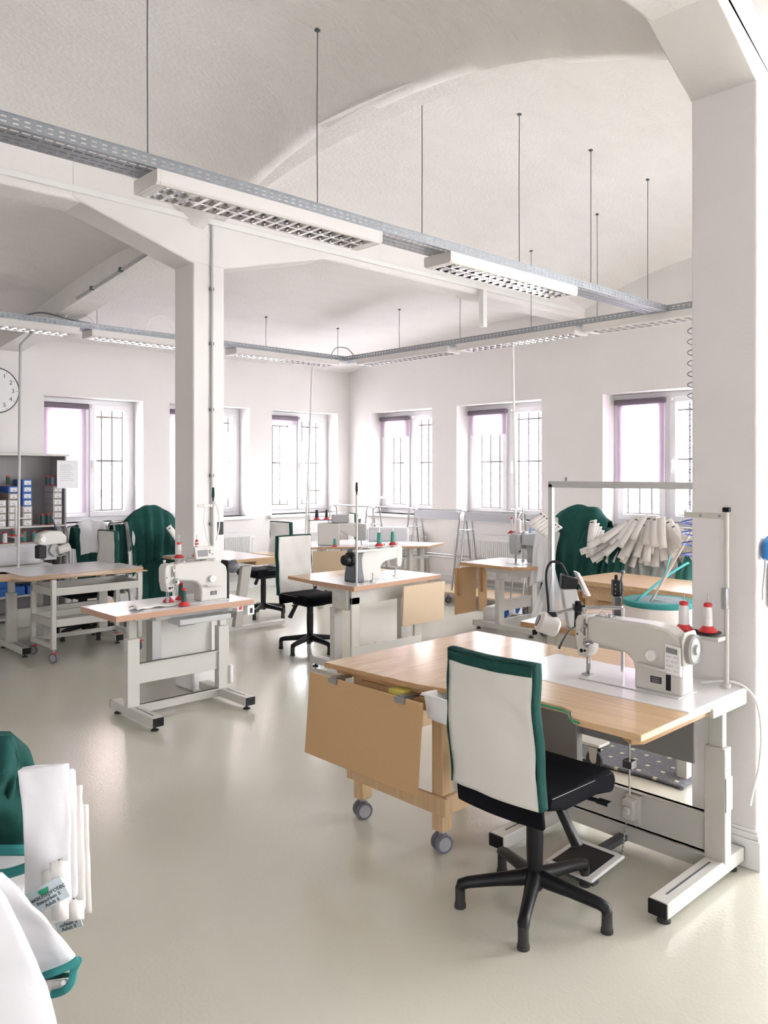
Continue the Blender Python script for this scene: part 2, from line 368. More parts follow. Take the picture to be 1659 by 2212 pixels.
# ================================================================ cable trays and lamps
ZT = 3.25
def tray(label, p, rz, L, hangers, w=.20, h=.055):
    root = thing('cable_tray', label, 'cable tray', (p[0], p[1], ZT-h), rz)
    # local x along, y across from the near edge
    nx = int(L/.0125)
    m = MB()
    m.grid(lambda u, v: (u*L, 0, v*h), nx, 8, lambda i, j: j in (2, 5) and i % 4 in (0, 1))
    m.grid(lambda u, v: (u*L, w, v*h), nx, 8, lambda i, j: j in (2, 5) and i % 4 in (0, 1))
    m.grid(lambda u, v: (u*L, v*w, 0), nx, 15, lambda i, j: j in (2, 5, 9, 12) and i % 4 in (0, 1, 2))
    m.box(0, L, -.003, .008, h-.002, h+.004); m.box(0, L, w-.008, w+.003, h-.002, h+.004)
    m.build('tray_channel', GALV, root)
    for hx in hangers:
        wx = p[0]+hx*math.cos(rz) - .02*math.sin(rz); wy = p[1]+hx*math.sin(rz)+.02*math.cos(rz)
        zt = ceil_z(wx, wy) - (ZT-h)
        m = MB(); b = random.uniform(-.012, .012)
        m.tube([(hx, .02, h*.5), (hx+b*.5, .02, zt*.5), (hx, .02, zt)], .0032, 6); m.box(hx-.012, hx+.012, .008, .032, zt-.012, zt+.01)
        m.build('suspension_wire', DKGREY, root)
    return root
tray('perforated grey cable tray crossing the room overhead from the left edge', (.2, 3.65), 0, 6.9, [1.69, 2.75, 3.62, 4.66, 5.62, 6.55])
tray('perforated grey cable tray parallel to the left window wall, above the rear tables', (.8, 8.20), 0, 6.27, [1.45, 2.86, 5.0, 6.15])
tray('perforated grey cable tray parallel to the right window wall, running to the corner', (7.07, 8.40), R(-90), 5.9, [1.2, 2.2, 3.2, 4.0, 5.2, 5.6], w=.2)
def lamp(label, p, rz, L=1.52, w=.25, h=.075, lean=0):
    root = thing('ceiling_lamp', label, 'lamp', (p[0], p[1], ZT-.055-h), rz, 'fluorescent louvre lamps under the cable trays')
    m = MB(); t = .012
    m.prism([(0,h),(0,.012),(.012,0),(.026,0),(.026,.01),(.02,h-t),(w-.02,h-t),(w-.026,.01),(w-.026,0),(w-.012,0),(w,.012),(w,h)], .0201, L-.0201, 'X')
    for x in (0, L-.02): m.prism([(0,h),(0,.014),(.014,0),(w-.014,0),(w,.014),(w,h)], x, x+.02, 'X')
    m.box(0.02, .06, .02, w-.02, 0.0, .01); m.box(L-.06, L-.02, .02, w-.02, 0.0, .01)
    m.build('housing', HOUSE, root, bevel=.002)
    m = MB(); nc = 17; x0, x1 = .06, L-.06
    for r_ in range(2):
        ya, yb = (.03, w/2-.008) if r_ == 0 else (w/2+.008, w-.03)
        for i in range(nc+1):
            x = x0+(x1-x0)*i/nc
            m.prism([(x-.011,.002),(x+.011,.002),(x+.004,.02),(x+.001,.048),(x-.001,.048),(x-.004,.02)], ya, yb, 'Y')
        for (yy, sg) in ((ya, 1), (yb, -1)):
            m.grid(lambda u, v: (x0+(x1-x0)*u, yy + sg*(.020*v*v), .001+.048*v), 1, 5)
    m.box(x0, x1, w/2-.008, w/2+.008, .001, .006)
    m.build('louvre', REFL, root, smooth=70)
    for r_ in range(2):
        m = MB(); yc = (.03+w/2-.008)/2 if r_ == 0 else w-(.03+w/2-.008)/2
        m.cyl((.05, yc, .054), (L-.05, yc, .054), .0075, seg=8); m.build('fluorescent_tube', TUBE, root)
    return root
lamp('white louvre lamp nearest the camera, under the crossing cable tray', (1.93, 3.65), 0)
lamp('white louvre lamp under the crossing tray, second from its left end', (4.08, 3.65), 0)
lamp('white louvre lamp cut by the left picture edge, above the blindstitch machine', (1.95, 8.20), 0)
lamp('white louvre lamp just left of the slim column, running behind it', (3.60, 8.20), 0, 1.55)
lamp('white louvre lamp on the left wall tray, ending at the tray corner', (5.36, 8.20), 0, 1.6)
lamp('white louvre lamp on the right wall tray, starting at the tray corner', (7.07, 7.98), R(-90), 1.6)
lamp('white louvre lamp in the middle of the right wall tray', (7.07, 6.25), R(-90), 1.6)
lamp('white louvre lamp on the right wall tray, cut by the big column', (7.07, 4.55), R(-90), 1.6)
def rod(name, label, cat, pts, r, mt, seg=8, group=None):
    m = MB(); m.tube(pts, r, seg); return tag(m.build(name, mt), label, cat, group)
def cable(name, label, pts, r, mt): 
    return rod(name, label, 'cable', smoothpts(pts), r, mt, 6)
def smoothpts(pts, n=6):
    pts = [Vector(p) for p in pts]; out = []
    for i in range(len(pts)-1):
        p0, p1, p2, p3 = pts[max(i-1,0)], pts[i], pts[i+1], pts[min(i+2,len(pts)-1)]
        for k in range(n):
            t = k/n; out.append(.5*((2*p1)+(p2-p0)*t+(2*p0-5*p1+4*p2-p3)*t*t+(3*p1-p0-3*p2+p3)*t**3))
    return out+[pts[-1]]
cable('white_cable', 'white cable looping out of the left wall tray next to its coupling', [(3.3,8.27,3.22),(3.42,8.27,3.36),(3.6,8.27,3.33),(3.7,8.27,3.22)], .007, TRIM)
cable('white_cable', 'thin white cable arching up from the tray beside the left end of its second lamp', [(4.2,8.28,3.24),(4.33,8.28,3.42),(4.5,8.28,3.43),(4.6,8.28,3.24)], .005, TRIM)
cable('grey_cable', 'dark grey cable lying over the left wall tray', [(2.9,8.22,3.24),(3.1,8.22,3.30),(3.4,8.24,3.27),(3.6,8.24,3.26)], .008, DKGREY)
cable('grey_cable', 'grey cable loop over the corner where the two rear trays meet', [(6.85,8.25,3.24),(6.95,8.25,3.36),(7.1,8.2,3.36),(7.15,8.1,3.24)], .008, GREYP)
# conduits
cd = thing('conduit', 'thin grey conduit with clips up the slim column', 'conduit', (3.42, 5.578, 0))
m = MB(); m.cyl((0,0,.98),(0,0,3.66), .011, seg=10); m.build('pipe', GREYP, cd)
for z in (1.3, 1.68, 2.2, 2.72, 3.15):
    m = MB(); m.box(-.02,.014,-.008,.01,z-.012,z+.012); m.build('clip', DKGREY, cd)
cd = thing('conduit', 'thin grey conduit with clips along the rib left of the slim column', 'conduit', (0,0,0))
rz_ = lambda y: 3.60-.45*((y-5.88)/4.17)**.85
m = MB(); m.tube([(3.25, y, rz_(y)+.02) for y in (5.95,6.2,6.6,7.0,7.4,7.75)], .011); m.build('pipe', GREYP, cd)
for y in (6.2, 6.8, 7.4):
    m = MB(); m.box(3.23, 3.262, y-.015, y+.015, rz_(y), rz_(y)+.04); m.build('clip', DKGREY, cd)
m = MB(); m.box(6.66, 6.72, 5.50, 5.56, 3.25, 3.64); tag(m.build('vertical_duct', TRIM), 'short white duct hanging from the far beam to the right wall tray', 'duct')
m = MB(); m.cyl((3.80,1.425,0.3),(3.80,1.425,3.3),.009)
cd = thing('conduit', 'white conduit with three grey clips on the big column, right picture edge', 'conduit'); m.build('pipe', TRIM, cd)
for z in (3.36-.2, 2.4+.13, 1.98):
    m = MB(); m.box(3.776,3.812,1.405,1.43,z-.012,z+.014); m.build('clip', STEEL, cd)
# the three power poles from the trays to the tables
def pole(label, a, b, bend=None):
    root = thing('power_pole', label, 'pole')
    m = MB(); m.tube([a]+([bend] if bend else [])+[b], .014, 10); m.build('pole_tube', GREYP if bend else TRIM, root); return root
pole('grey pole with an angled top rising past the clock to the left wall tray', (3.33-.45,8.26,.77), V(70,718,8.2), V(44,745,8.22))
pole('slightly leaning pole from the corner lamp to the rear white table', V(660,1165,10.3), (6.59,8.3,3.12))
pole('pale pole rising from the grey zigzag machine to the right wall tray', V(1114,1165,9.2), V(1108,746,8.9))
# ================================================================ generic furniture
def leveller(m, x, y, z=0.035): m.cyl((x,y,0),(x,y,.008), .026); m.cyl((x,y,.008),(x,y,.016), .026,.010); m.cyl((x,y,.016),(x,y,z), .007)
def t_frame(root, h, legx, fy0, fy1, coly, beams=((.11,.27),(.03,.10)), mt=None, sleeve=.56, cable=True):
    mt = mt or CREAM
    for x in legx:
        m = MB(); m.box(x-.045,x+.045,coly-.03,coly+.03,.085,sleeve); m.box(x-.03,x+.03,coly-.02,coly+.02,sleeve,h-.075); m.box(x-.055,x+.055,coly-.16,coly+.16,h-.085,h-.045)
        lg = m.build('leg', mt, root, bevel=.004)
        m = MB()
        for dy in (-.012,.012): m.cyl((x-.047,coly+dy,sleeve-.09),(x+.047,coly+dy,sleeve-.09),.003,seg=8)
        m.build('screw', STEEL, lg)
        m = MB(); m.box(x-.04,x+.04,fy0+.004,fy1-.004,.035,.095); ft = m.build('foot', mt, root, bevel=.005)
        m = MB(); m.box(x-.004,x+.004,fy0+.07,coly-.07,.0945,.0965); m.build('slot', DKGREY, ft)
        for y in (fy0, fy1-.004):
            m = MB(); m.box(x-.038,x+.038,y-.002,y+.006,.037,.093); m.build('end_cap', BLACK, ft, bevel=.002)
        m = MB(); leveller(m, x, fy0+.05, .04); leveller(m, x, fy1-.05, .04); m.build('leveller', RUBBER, ft)
    for (z0, z1) in beams:
        m = MB(); m.box(legx[0]+.04, legx[1]-.04, coly-.012, coly+.012, z0, z1); m.box(legx[0]+.04, legx[1]-.04, coly-.03, coly+.012, z1-.006, z1); m.build('crossbeam', mt, root, bevel=.002)
def slab(root, name, poly, z0, z1, mt, edge=None, bev=.003, lip=None):
    """table board; edge = material of the sides"""
    m = MB(); m.prism(poly, z0, z1, 'Z')
    if edge:
        m.bm.normal_update()
        for f in m.bm.faces: f.material_index = 0 if abs(f.normal.z) > .5 else 1
        return m.build(name, [mt, edge], root, bevel=bev)
    return m.build(name, mt, root, bevel=bev)
def rect(x0,x1,y0,y1): return [(x0,y0),(x1,y0),(x1,y1),(x0,y1)]
def castor(m1, m2, x, y, r=.035, twin=True, rz=0, top=.1):
    c, s_ = math.cos(rz), math.sin(rz)
    for d in ((-.02,.02) if twin else (0,)):
        for (mm, rr, t) in ((m1, r, .011), (m2, r*.72, .0125)):
            p0 = (x+(d-t)*c, y+(d-t)*s_, r); p1 = (x+(d+t)*c, y+(d+t)*s_, r); mm.cyl(p0, p1, rr, seg=20)
    m2.box(x-.009,x+.009,y-.012,y+.012,r,top); m2.box(x-.022,x+.022,y-.022,y+.022,top-.005,top)
# ---- office chair (sitter faces local +y)
def make_chair(label, loc, rz, h=.50, back_top=1.02, spin=0, cover=True, canvas=None):
    t = thing('office_chair', label, 'chair', loc, rz)
    m = MB(); m.lathe([(.028,.075),(.036,.09),(.036,.11),(.030,.125)], seg=16)
    for k in range(5):
        a = spin + k*2*math.pi/5; c, s_ = math.cos(a), math.sin(a)
        pts = [(c*r, s_*r, z) for r, z in ((.01,.125),(.06,.118),(.15,.110),(.262,.098),(.287,.090),(.293,.068))]
        m.tube(pts, [.034,.030,.025,.022,.023,.019], 12)
    m.build('star_base', BLACK, t, smooth=60)
    for k in range(5):
        a = spin + k*2*math.pi/5; x, y = math.cos(a)*.292, math.sin(a)*.292
        m = MB(); m.lathe([(.0225,0),(.0235,.004),(.0235,.009),(.020,.012),(.0225,.016),(.020,.021),(.0195,.080),(.012,.085)], (x,y,0), seg=14); m.build('glide', RUBBER, t)
    m = MB(); m.lathe([(.028,.10),(.030,.14),(.033,.26),(.033,h-.20),(.031,h-.198),(.031,h-.09)], seg=18); m.build('gas_column', BLACK, t)
    m = MB(); m.box(-.11,.11,-.14,.12,h-.12,h-.055); m.box(-.06,.06,-.24,-.10,h-.11,h-.06); m.build('tilt_mechanism', BLACK, t, bevel=.015)
    m = MB(); m.prism([(.12,h-.10),(.15,h-.095),(.235,h-.215),(.200,h-.23)], -.05, -.02, 'Y'); m.build('lever', BLACK, t, bevel=.006)
    m = MB(); m.cyl((.10,.06,h-.08),(.24,.09,h-.085), .008); m.rbox((.25,.09,h-.085),(.05,.03,.012)); m.build('lever', BLACK, t)
    # seat: waterfall cushion
    m = MB(); prof = [(-.21,h-.05),(-.215,h-.02),(-.19,h),(-.05,h-.008),(.10,h+.004),(.20,h),(.235,h-.02),(.245,h-.06),(.22,h-.095),(.1,h-.075),(-.1,h-.075)]
    m.prism(prof, -.215, .215, 'X'); m.build('seat', BFAB, t, bevel=.022)
    m = MB()
    for sx in (-1,1): m.tube([(sx*.214,-.19,h-.008),(sx*.214,.1,h-.012),(sx*.214,.2,h-.015)], .001, 5)
    m.build('piping', GREYP, t)
    # back: padded shell under a slip cover, gently curved and leaning back
    zb = h-.115; H_ = back_top-zb
    def back_pt(u, v, off, wd=.20):
        x = (u-.5)*2*wd*(1-.04*v); z = zb+v*H_
        y = -.235 - .045*v - .012*math.sin(v*math.pi) + .018*((u-.5)*2)**2 + off
        return Vector((x, y, z))
    m = MB(); m.grid(lambda u,v: back_pt(u, v*.8, .002), 8, 10, None); m.build('back_shell', BFAB, t, solid=.022, bevel=.006)
    m = MB(); m.tube([(0,-.10,h-.09),(0,-.19,h-.095),(0,-.225,h-.07),(0,-.235,h-.02)], .016, 8); m.build('back_bracket', BLACK, t)
    if cover:
        rnd = random.Random(hash(label) % 999)
        def cv(u, v, off, e):
            p = back_pt(u, .13+v*.87, off, .203); p.y += (.009)*noise.noise(Vector((u*3.2+v*1.5, v*4.5-u*2, e+len(label)))) + .004*math.sin(9*v+5*u) + .004*math.sin(22*(v*.6+u*.35))*math.sin(math.pi*v); return p
        m = MB(); m.grid(lambda u,v: cv(u, v, -.025, 3), 18, 26); m.build('slip_cover', canvas or CANVAS, t, solid=.004)
        m = MB(); m.grid(lambda u,v: cv(u, v, .022, 9), 18, 26); m.build('slip_cover', canvas or CANVAS, t, solid=.004)
        m = MB()
        path = [(0,v/26) for v in range(27)]+[(u/14,1) for u in range(1,15)]+[(1,1-v/26) for v in range(1,27)]
        pr = None
        for (u, v) in path:
            q = cv(u, v, 0, 1); ox = (-.005 if u == 0 else .005 if u == 1 else 0); oz = .006 if v == 1 else 0
            row = [m.bm.verts.new(p) for p in ((q.x+ox, q.y-.027, q.z+oz), (q.x+ox*1.6, q.y-.012, q.z+oz*1.5), (q.x+ox*1.6, q.y+.008, q.z+oz*1.5), (q.x+ox, q.y+.022, q.z+oz))]
            if pr:
                for k in range(3): m.bm.faces.new([pr[k], pr[k+1], row[k+1], row[k]])
            pr = row
        m.build('cover_edge_band', GREEND, t, solid=.005)
        m = MB(); 
        m.grid(lambda u,v: cv(u, .93+v*.075, -.0290, 3), 16, 2); m.build('cover_binding', GREEND, t, solid=.003)
    return t
# ---- lockstitch sewing machine; user at local -y, needle head at local -x
def make_machine(label, loc, rz, s=1.0, body=None, head=None, motor='wheel', L=.25, panel='front', cat='sewing machine', flip=False):
    body = body or MACH
    t = thing('sewing_machine', label, cat, loc, rz); t.scale = (s, s, s)
    th = .052
    m = MB()
    m.prism([(-L+.06,.165),(-L+.06,.272),(-L+.10,.280),(.08,.283),(.17,.272),(.225,.235),(.235,.19),(.235,.0),(.02,.0),(.02,.08),(.01,.115),(-.015,.138),(-.05,.150)], -th, th, 'Y')
    m.build('body', body, t, bevel=.012)
    m = MB(); m.prism([(-L-.005,.165),(-L-.005,.25),(-L+.008,.275),(-L+.06,.280),(-L+.064,.12),(-L+.048,.088),(-L+.010,.092)], -.046, .046, 'Y'); m.build('needle_head', head or body, t, bevel=.008)
    m = MB(); m.box(-.235,.235,-th-.03,th+.03,.0015,.004); m.build('bed_plate', LAMI, t)
    m = MB(); m.cyl((-L+.03,0,.012),(-L+.03,0,.11), .004, seg=8); m.cyl((-L+.045,.004,.03),(-L+.045,.004,.12), .004, seg=8); m.box(-L+.028,-L+.05,-.003,.004,.03,.055); m.build('needle_bar', STEEL, t)
    m = MB(); m.box(-L+.02,-L+.055,-.03,.012,.006,.011); m.box(-L+.036,-L+.046,-.004,.006,.008,.04); m.build('presser_foot', STEEL, t)
    m = MB(); m.cyl((-L+.072,-th-.022,.158),(-L+.072,-th+.01,.158), .017); m.cyl((-L+.072,-th-.034,.158),(-L+.072,-th-.02,.158), .010); m.tube([(-L+.05,-th-.012,.172),(-L+.075,-th-.022,.182),(-L+.09,-th-.010,.170)], .002, 6); m.build('tension_dial', CHROME, t)
    m = MB(); m.box(-L+.046,-L+.052,-th-.004,-th+.004,.19,.265); m.cyl((-L+.055,-th-.008,.235),(-L+.055,-th+.004,.235), .009); m.tube([(-L+.049,-th-.006,.20),(-L+.040,-th-.022,.215),(-L+.049,-th-.008,.228)], .002, 6); m.build('take_up_lever', STEEL, t)
    m = MB()
    for (x, z, r) in ((-L+.03,.118,.009),(-L+.048,.120,.006),(-L+.008,.19,.004)): m.cyl((x,-.0475,z),(x,-.044,z), r, seg=12)
    m.build('screw_holes', BLACK, t)
    m = MB(); m.cyl((-L+.015,0,.278),(-L+.015,0,.300),.006); m.cyl((-L+.015,0,.290),(-L+.015,0,.304),.011); m.build('thread_guide', CHROME, t)
    m = MB(); m.tube([(-L+.10,-.02,.283),(-L+.115,-.02,.30),(-L+.13,-.02,.30),(-L+.14,-.02,.284)], .002, 6); m.box(-L+.09,-L+.17,-.03,.01,.281,.284); m.cyl((-L+.155,-.01,.2841),(-L+.155,-.01,.296),.009); m.build('bobbin_winder', CHROME, t)
    m = MB(); m.cyl((.105,-th-.022,.155),(.105,-th+.004,.155), .024, seg=24); m.cyl((.105,-th-.026,.155),(.105,-th-.020,.155), .006); m.build('stitch_dial', TRIM, t, bevel=.002)
    m = MB(); m.prism([(.045,.118),(.17,.108),(.175,.100),(.05,.106)], -th-.035, -th-.006, 'Y'); m.build('reverse_lever', body, t, bevel=.004)
    m = MB(); m.box(.095,.145,-th-.0022,-th,.040,.068); pl = m.build('name_plate', INK, t)
    m = MB()
    for z in (.060,.052,.045): m.box(.104,.136,-th-.003,-th-.0022,z,z+.002)
    m.build('plate_print', STEEL, pl)
    if panel == 'front':
        m = MB(); m.prism([(.165,.095),(.235,.085),(.235,.205),(.165,.215)], -th-.016, -th-.001, 'Y'); pn = m.build('control_panel', TRIM, t, bevel=.004)
        m = MB(); m.prism([(.173,.180),(.222,.176),(.222,.198),(.173,.203)], -th-.0175, -th-.016, 'Y'); m.build('display', SCREEN, pn)
        m = MB()
        for i in range(5):
            for j in range(4):
                if (i+j) % 3 == 2 and 0 < i < 4: continue
                m.cyl((.178+.011*i,-th-.0175,.165-.019*j-.003*i*.3),(.178+.011*i,-th-.0155,.165-.019*j), .0032, seg=8)
        m.build('button', GREYP, pn)
        m = MB(); m.box(.166,.186,-th-.004,-th+.001,.02,.085); m.build('recess', BLACK, t)
    elif panel == 'top':
        m = MB(); m.rbox((.065,-.02,.335),(.155,.028,.088),(R(-14),0,0)); pn = m.build('control_panel', MACH, t, bevel=.004)
        m = MB(); m.rbox((.045,-.037,.334),(.075,.003,.045),(R(-14),0,0)); m.build('display', SCREEN, pn)
        m = MB()
        for (x, z) in ((.100,.35),(.100,.337),(.120,.325)): m.cyl((x,-.042,z),(x,-.034,z),.004,seg=8)
        m.build('button', DKGREY, pn)
        m = MB(); m.box(.05,.08,-.02,.02,.27,.30); m.build('panel_bracket', DKGREY, t)
    if motor == 'wheel':
        m = MB(); m.prism([(-.06,.13),(.06,.13),(.066,.235),(.045,.268),(-.045,.268),(-.066,.235)], .236, .246, 'X'); m.build('motor_cover', body, t, bevel=.006)
        m = MB(); m.lathe([(.060,0),(.062,.006),(.062,.02),(.054,.027),(.048,.020),(.022,.022),(.018,.033),(.008,.033)], (.246,0,.195), 'X', 28); m.build('hand_wheel', mat('wheel_grey', (.33,.32,.31), .35), t)
    elif motor == 'dark':
        m = MB(); m.prism([(-.085,.0),(.085,.0),(.085,.04),(.055,.16),(.05,.262),(.03,.275),(-.04,.275),(-.055,.26),(-.06,.16),(-.085,.04)], .236, .31, 'X'); m.build('motor_cover', mat('blue_grey_casting', (.11,.12,.14), .5), t, bevel=.010)
        m = MB(); m.lathe([(.058,0),(.062,.015),(.055,.03),(.048,.03)], (.31,0,.19), 'X', 28); m.lathe([(.045,0),(.05,.02),(.042,.05),(.02,.055)], (.335,0,.185), 'X', 28); m.build('hand_wheel', BLACK, t)
    elif motor == 'slim':
        m = MB(); m.prism([(-.05,0),(.05,0),(.05,.25),(.03,.272),(-.03,.272),(-.05,.25)], .236, .252, 'X'); m.build('motor_cover', BLACK, t, bevel=.004)
        m = MB(); m.lathe([(.035,0),(.045,.03),(.05,.06),(.048,.075)], (.252,0,.22), 'X', 24); m.build('hand_wheel', DKGREY, t)
    return t
# ---- thread cones
def spool(label, loc, thread=None, base=None, r=.020, h=.085, cone=True, cap=None, group=None, name='thread_spool', s=1):
    thread = thread or THRW; base = base or RED
    t = thing(name, label, 'thread spool', loc, 0, group); t.scale = (s, s, s)
    m = MB()
    if cone: m.lathe([(.040,0),(.041,.003),(.036,.008),(.022,.024),(.017,.027)], seg=20)
    else: m.lathe([(r*1.25,0),(r*1.25,.006),(r*.8,.009)], seg=16)
    m.build('spool_base', base, t)
    z0 = .024 if cone else .007
    m = MB(); m.lathe([(r,z0),(r*1.0,z0+.01),(r*.92,z0+h-.008),(r*.8,z0+h)], seg=18); m.build('thread', thread, t)
    m = MB(); m.lathe([(r*.85,z0+h-.002),(r*.85,z0+h+.012),(r*.45,z0+h+.016)], seg=16); m.build('spool_cap', cap or base, t)
    return t
# ---- thread stand: post with guide arm on top and plates for the cones
def stand(label, loc, rz, H_, plates, arm, arm_z=None, cap=True, shelf_z=.24, plate_mt=None, r=.009, plate_r=.052, handle=None):
    t = thing('thread_stand', label, 'thread stand', loc, rz)
    m = MB(); m.cyl((0,0,0),(0,0,H_), r, seg=12); m.cyl((0,0,0),(0,0,.02), .018, seg=14); m.build('post', CREAM, t)
    if arm:
        az = arm_z or H_-.03
        m = MB(); m.box(min(0,arm[0]), max(0,arm[0]), min(0,arm[1])-.004, max(0,arm[1])+.004, az-.012, az+.012); a_ = m.build('guide_arm', CREAM, t, bevel=.002)
        m = MB()
        for f in (.15,.6): m.cyl((arm[0]*f,arm[1]*f-.008,az),(arm[0]*f,arm[1]*f+.008,az),.006,seg=10)
        m.build('thread_eye', STEEL, a_)
    if cap:
        m = MB(); m.box(-.014,.014,-.012,.012,H_-.002,H_+.018); m.build('post_cap', BLACK, t, bevel=.002)
    if handle:
        m = MB(); m.lathe([(.005,0),(.006,.02),(.011,.04),(.009,.10),(.004,.105)], (0,0,H_)); m.build('handle', handle, t)
    for (x, y) in plates:
        m = MB(); m.lathe([(.012,-.012),(plate_r*.9,-.003),(plate_r,0),(plate_r,.003)], (x,y,shelf_z), seg=24); p = m.build('spool_plate', plate_mt or BLACK, t)
        m = MB(); m.cyl((x,y,shelf_z),(x,y,shelf_z+.165), .0025, seg=6); m.build('spool_pin', STEEL, p)
    if plates:
        xs = [p[0] for p in plates]+[0]; ys = [p[1] for p in plates]+[0]
        m = MB()
        if max(xs)-min(xs) >= max(ys)-min(ys): m.box(min(xs), max(xs), plates[0][1]-.006 if len(set(p[1] for p in plates))==1 and plates[0][1]==0 else min(ys)-.006, max(ys)+.006, shelf_z-.03, shelf_z-.012)
        else: m.box(min(xs)-.006, max(xs)+.006, min(ys), max(ys), shelf_z-.03, shelf_z-.012)
        m.build('shelf_bar', CREAM, t, bevel=.002)
    return t

# ================================================================ foreground: white sewing desk (user faces +X)
A = thing('sewing_table', 'white height-adjustable sewing table with blond wood front board, beside the big column', 'table', (3.2, 1.89, 0), R(-90))
# local x = -Y, local y = +X
def la(X, Y): return (1.89-Y, X-3.2)
slab(A, 'tabletop', [la(*p) for p in [(3.0,1.46),(3.535,1.46),(3.535,1.75),(3.49,1.80),(3.49,2.40),(3.0,2.40)]], .745, .78, LAMI, TRIM)
slab(A, 'front_board', [la(*p) for p in [(2.998,1.45),(2.62,1.45),(2.62,1.70),(2.63,1.735),(2.66,1.765),(2.70,1.79),(2.72,1.84),(2.72,2.38),(2.998,2.38)]], .752, .778, BEECH, BEECH)
slab(A, 'lower_board', [la(*p) for p in [(3.2,1.47),(2.68,1.47),(2.64,1.50),(2.70,1.58),(3.2,1.58)]], .726, .7515, BEECHD)
slab(A, 'back_board', [la(*p) for p in [(3.491,1.94),(3.58,1.90),(3.78,1.98),(3.78,2.34),(3.491,2.34)]], .752, .778, BEECH, BEECHD)
m = MB(); m.tube([(*la(2.616+.0,1.70),.765),(*la(2.625,1.737),.765),(*la(2.655,1.769),.765),(*la(2.696,1.795),.765),(*la(2.715,1.845),.765),(*la(2.715,2.37),.765)], .0045, 6); m.build('edge_strip', GREENR, A)
t_frame(A, .80, (-.385,.385), -.36, .325, .15)
m = MB(); m.box(-.34,.34,.03,.045,.50,.744); m.box(-.40,-.19,-.02,.029,.36,.744); m.build('modesty_panel', mat('dark_grey_sheet', (.20,.19,.185), .5), A, bevel=.004)
m = MB(); m.box(.43,.436,.12,.18,.30,.44); m.build('side_cover', CREAM, A, bevel=.004)
m = MB(); m.cyl((.19,-.22,.40),(.19,-.22,.75), .004); m.box(.17,.21,-.24,-.20,.51,.54); m.build('knee_lever_rod', STEEL, A)
m = MB(); m.box(.4310,.4318,-.07,-.02,.752,.772); lb = m.build('rating_label', PAPER, A)
m = MB(); 
for k in range(4): m.box(.4318,.4322,-.062,-.030+.002*k,.755+.004*k,.7565+.004*k)
m.build('label_print', INK, lb)
# upper surface details
m = MB(); m.box(-.02,.06,.10,.16,.13,.26); m.box(-.01,.05,.06,.12,.16,.25); m.cyl((.02,.06,.205),(.02,.04,.205),.02); m.build('pedal_sensor', CREAM, A, bevel=.008)
m = MB()
for k in range(9): m.lathe([(.004,0),(.005,.008),(.002,.014)], (.03,.03-.004*k,.155-.016*k), seg=6)
m.build('pedal_chain', STEEL, A)
pd = MB(); pd.prism([(-.20,.03),(.06,.05),(.06,.065),(-.20,.045)], -.12, .12, 'X'); pdl = pd.build('pedal', TRIM, A, bevel=.01, loc=(-.04,-.12,0))
pd = MB(); pd.prism([(-.175,.0475),(.025,.063),(.025,.066),(-.175,.0505)], -.09, .09, 'X'); pd.build('pedal_mat', BLACK, pdl, bevel=.002)
pd = MB(); pd.box(-.1,.1,-.16,-.12,0,.035); pd.box(-.02,.02,0.0,.25,.035,.06); pd.build('pedal_bracket', DKGREY, pdl)
make_machine('large cream sewing machine with small keypad and round hand wheel, nearest the camera', (3.22, 1.805, .78), R(-90), 1.0, L=.275)
st = stand('tall cream thread stand in front of the big column, with two black plates', (3.46, 1.515, .78), R(-90), .755, [(-.155,-.075),(-.062,-.045)], (-.19,0), .735, True, .235, r=.010, plate_r=.056)
rodA = rod('guide_rod', 'slanting grey rod rising from behind the big roll towards the big column', 'rod', [V(1395,1318,5.0), V(1499,1138,4.6)], .008, CREAM)
def stand_pt(st_, x, y, z): return st_.matrix_basis @ Vector((x,y,z))
st.matrix_basis = Matrix.Translation(st.location) @ Matrix.Rotation(R(-90),4,'Z')
spool('white thread spool with red foot and cap, left one above the machine motor', stand_pt(st,-.155,-.075,.238), THRW, RED, r=.022, h=.085)
spool('white thread spool with red foot and cap, right one against the big column', stand_pt(st,-.062,-.045,.238), THRW, RED, r=.020, h=.085)
m = MB(); m.box(-.012,.012,-.030,.0,.34,.43); m.cyl((0,-.033,.36),(0,-.028,.36),.006); m.cyl((0,-.033,.41),(0,-.028,.41),.006); m.build('clamp_plate', STEEL, st, bevel=.003)
cable('white_cable', 'white cable hanging from the white table beside the big column', [(3.44,1.62,.785),(3.50,1.50,.80),(3.53,1.425,.74),(3.56,1.41,.6),(3.55,1.415,.45),(3.50,1.42,.35),(3.47,1.42,.3)], .005, TRIM)
# ================================================================ foreground chair
make_chair('nearest office chair with white canvas back cover edged in green, pushed to the white table', (2.615, 1.90, 0), R(-90), .545, 1.02, R(10))
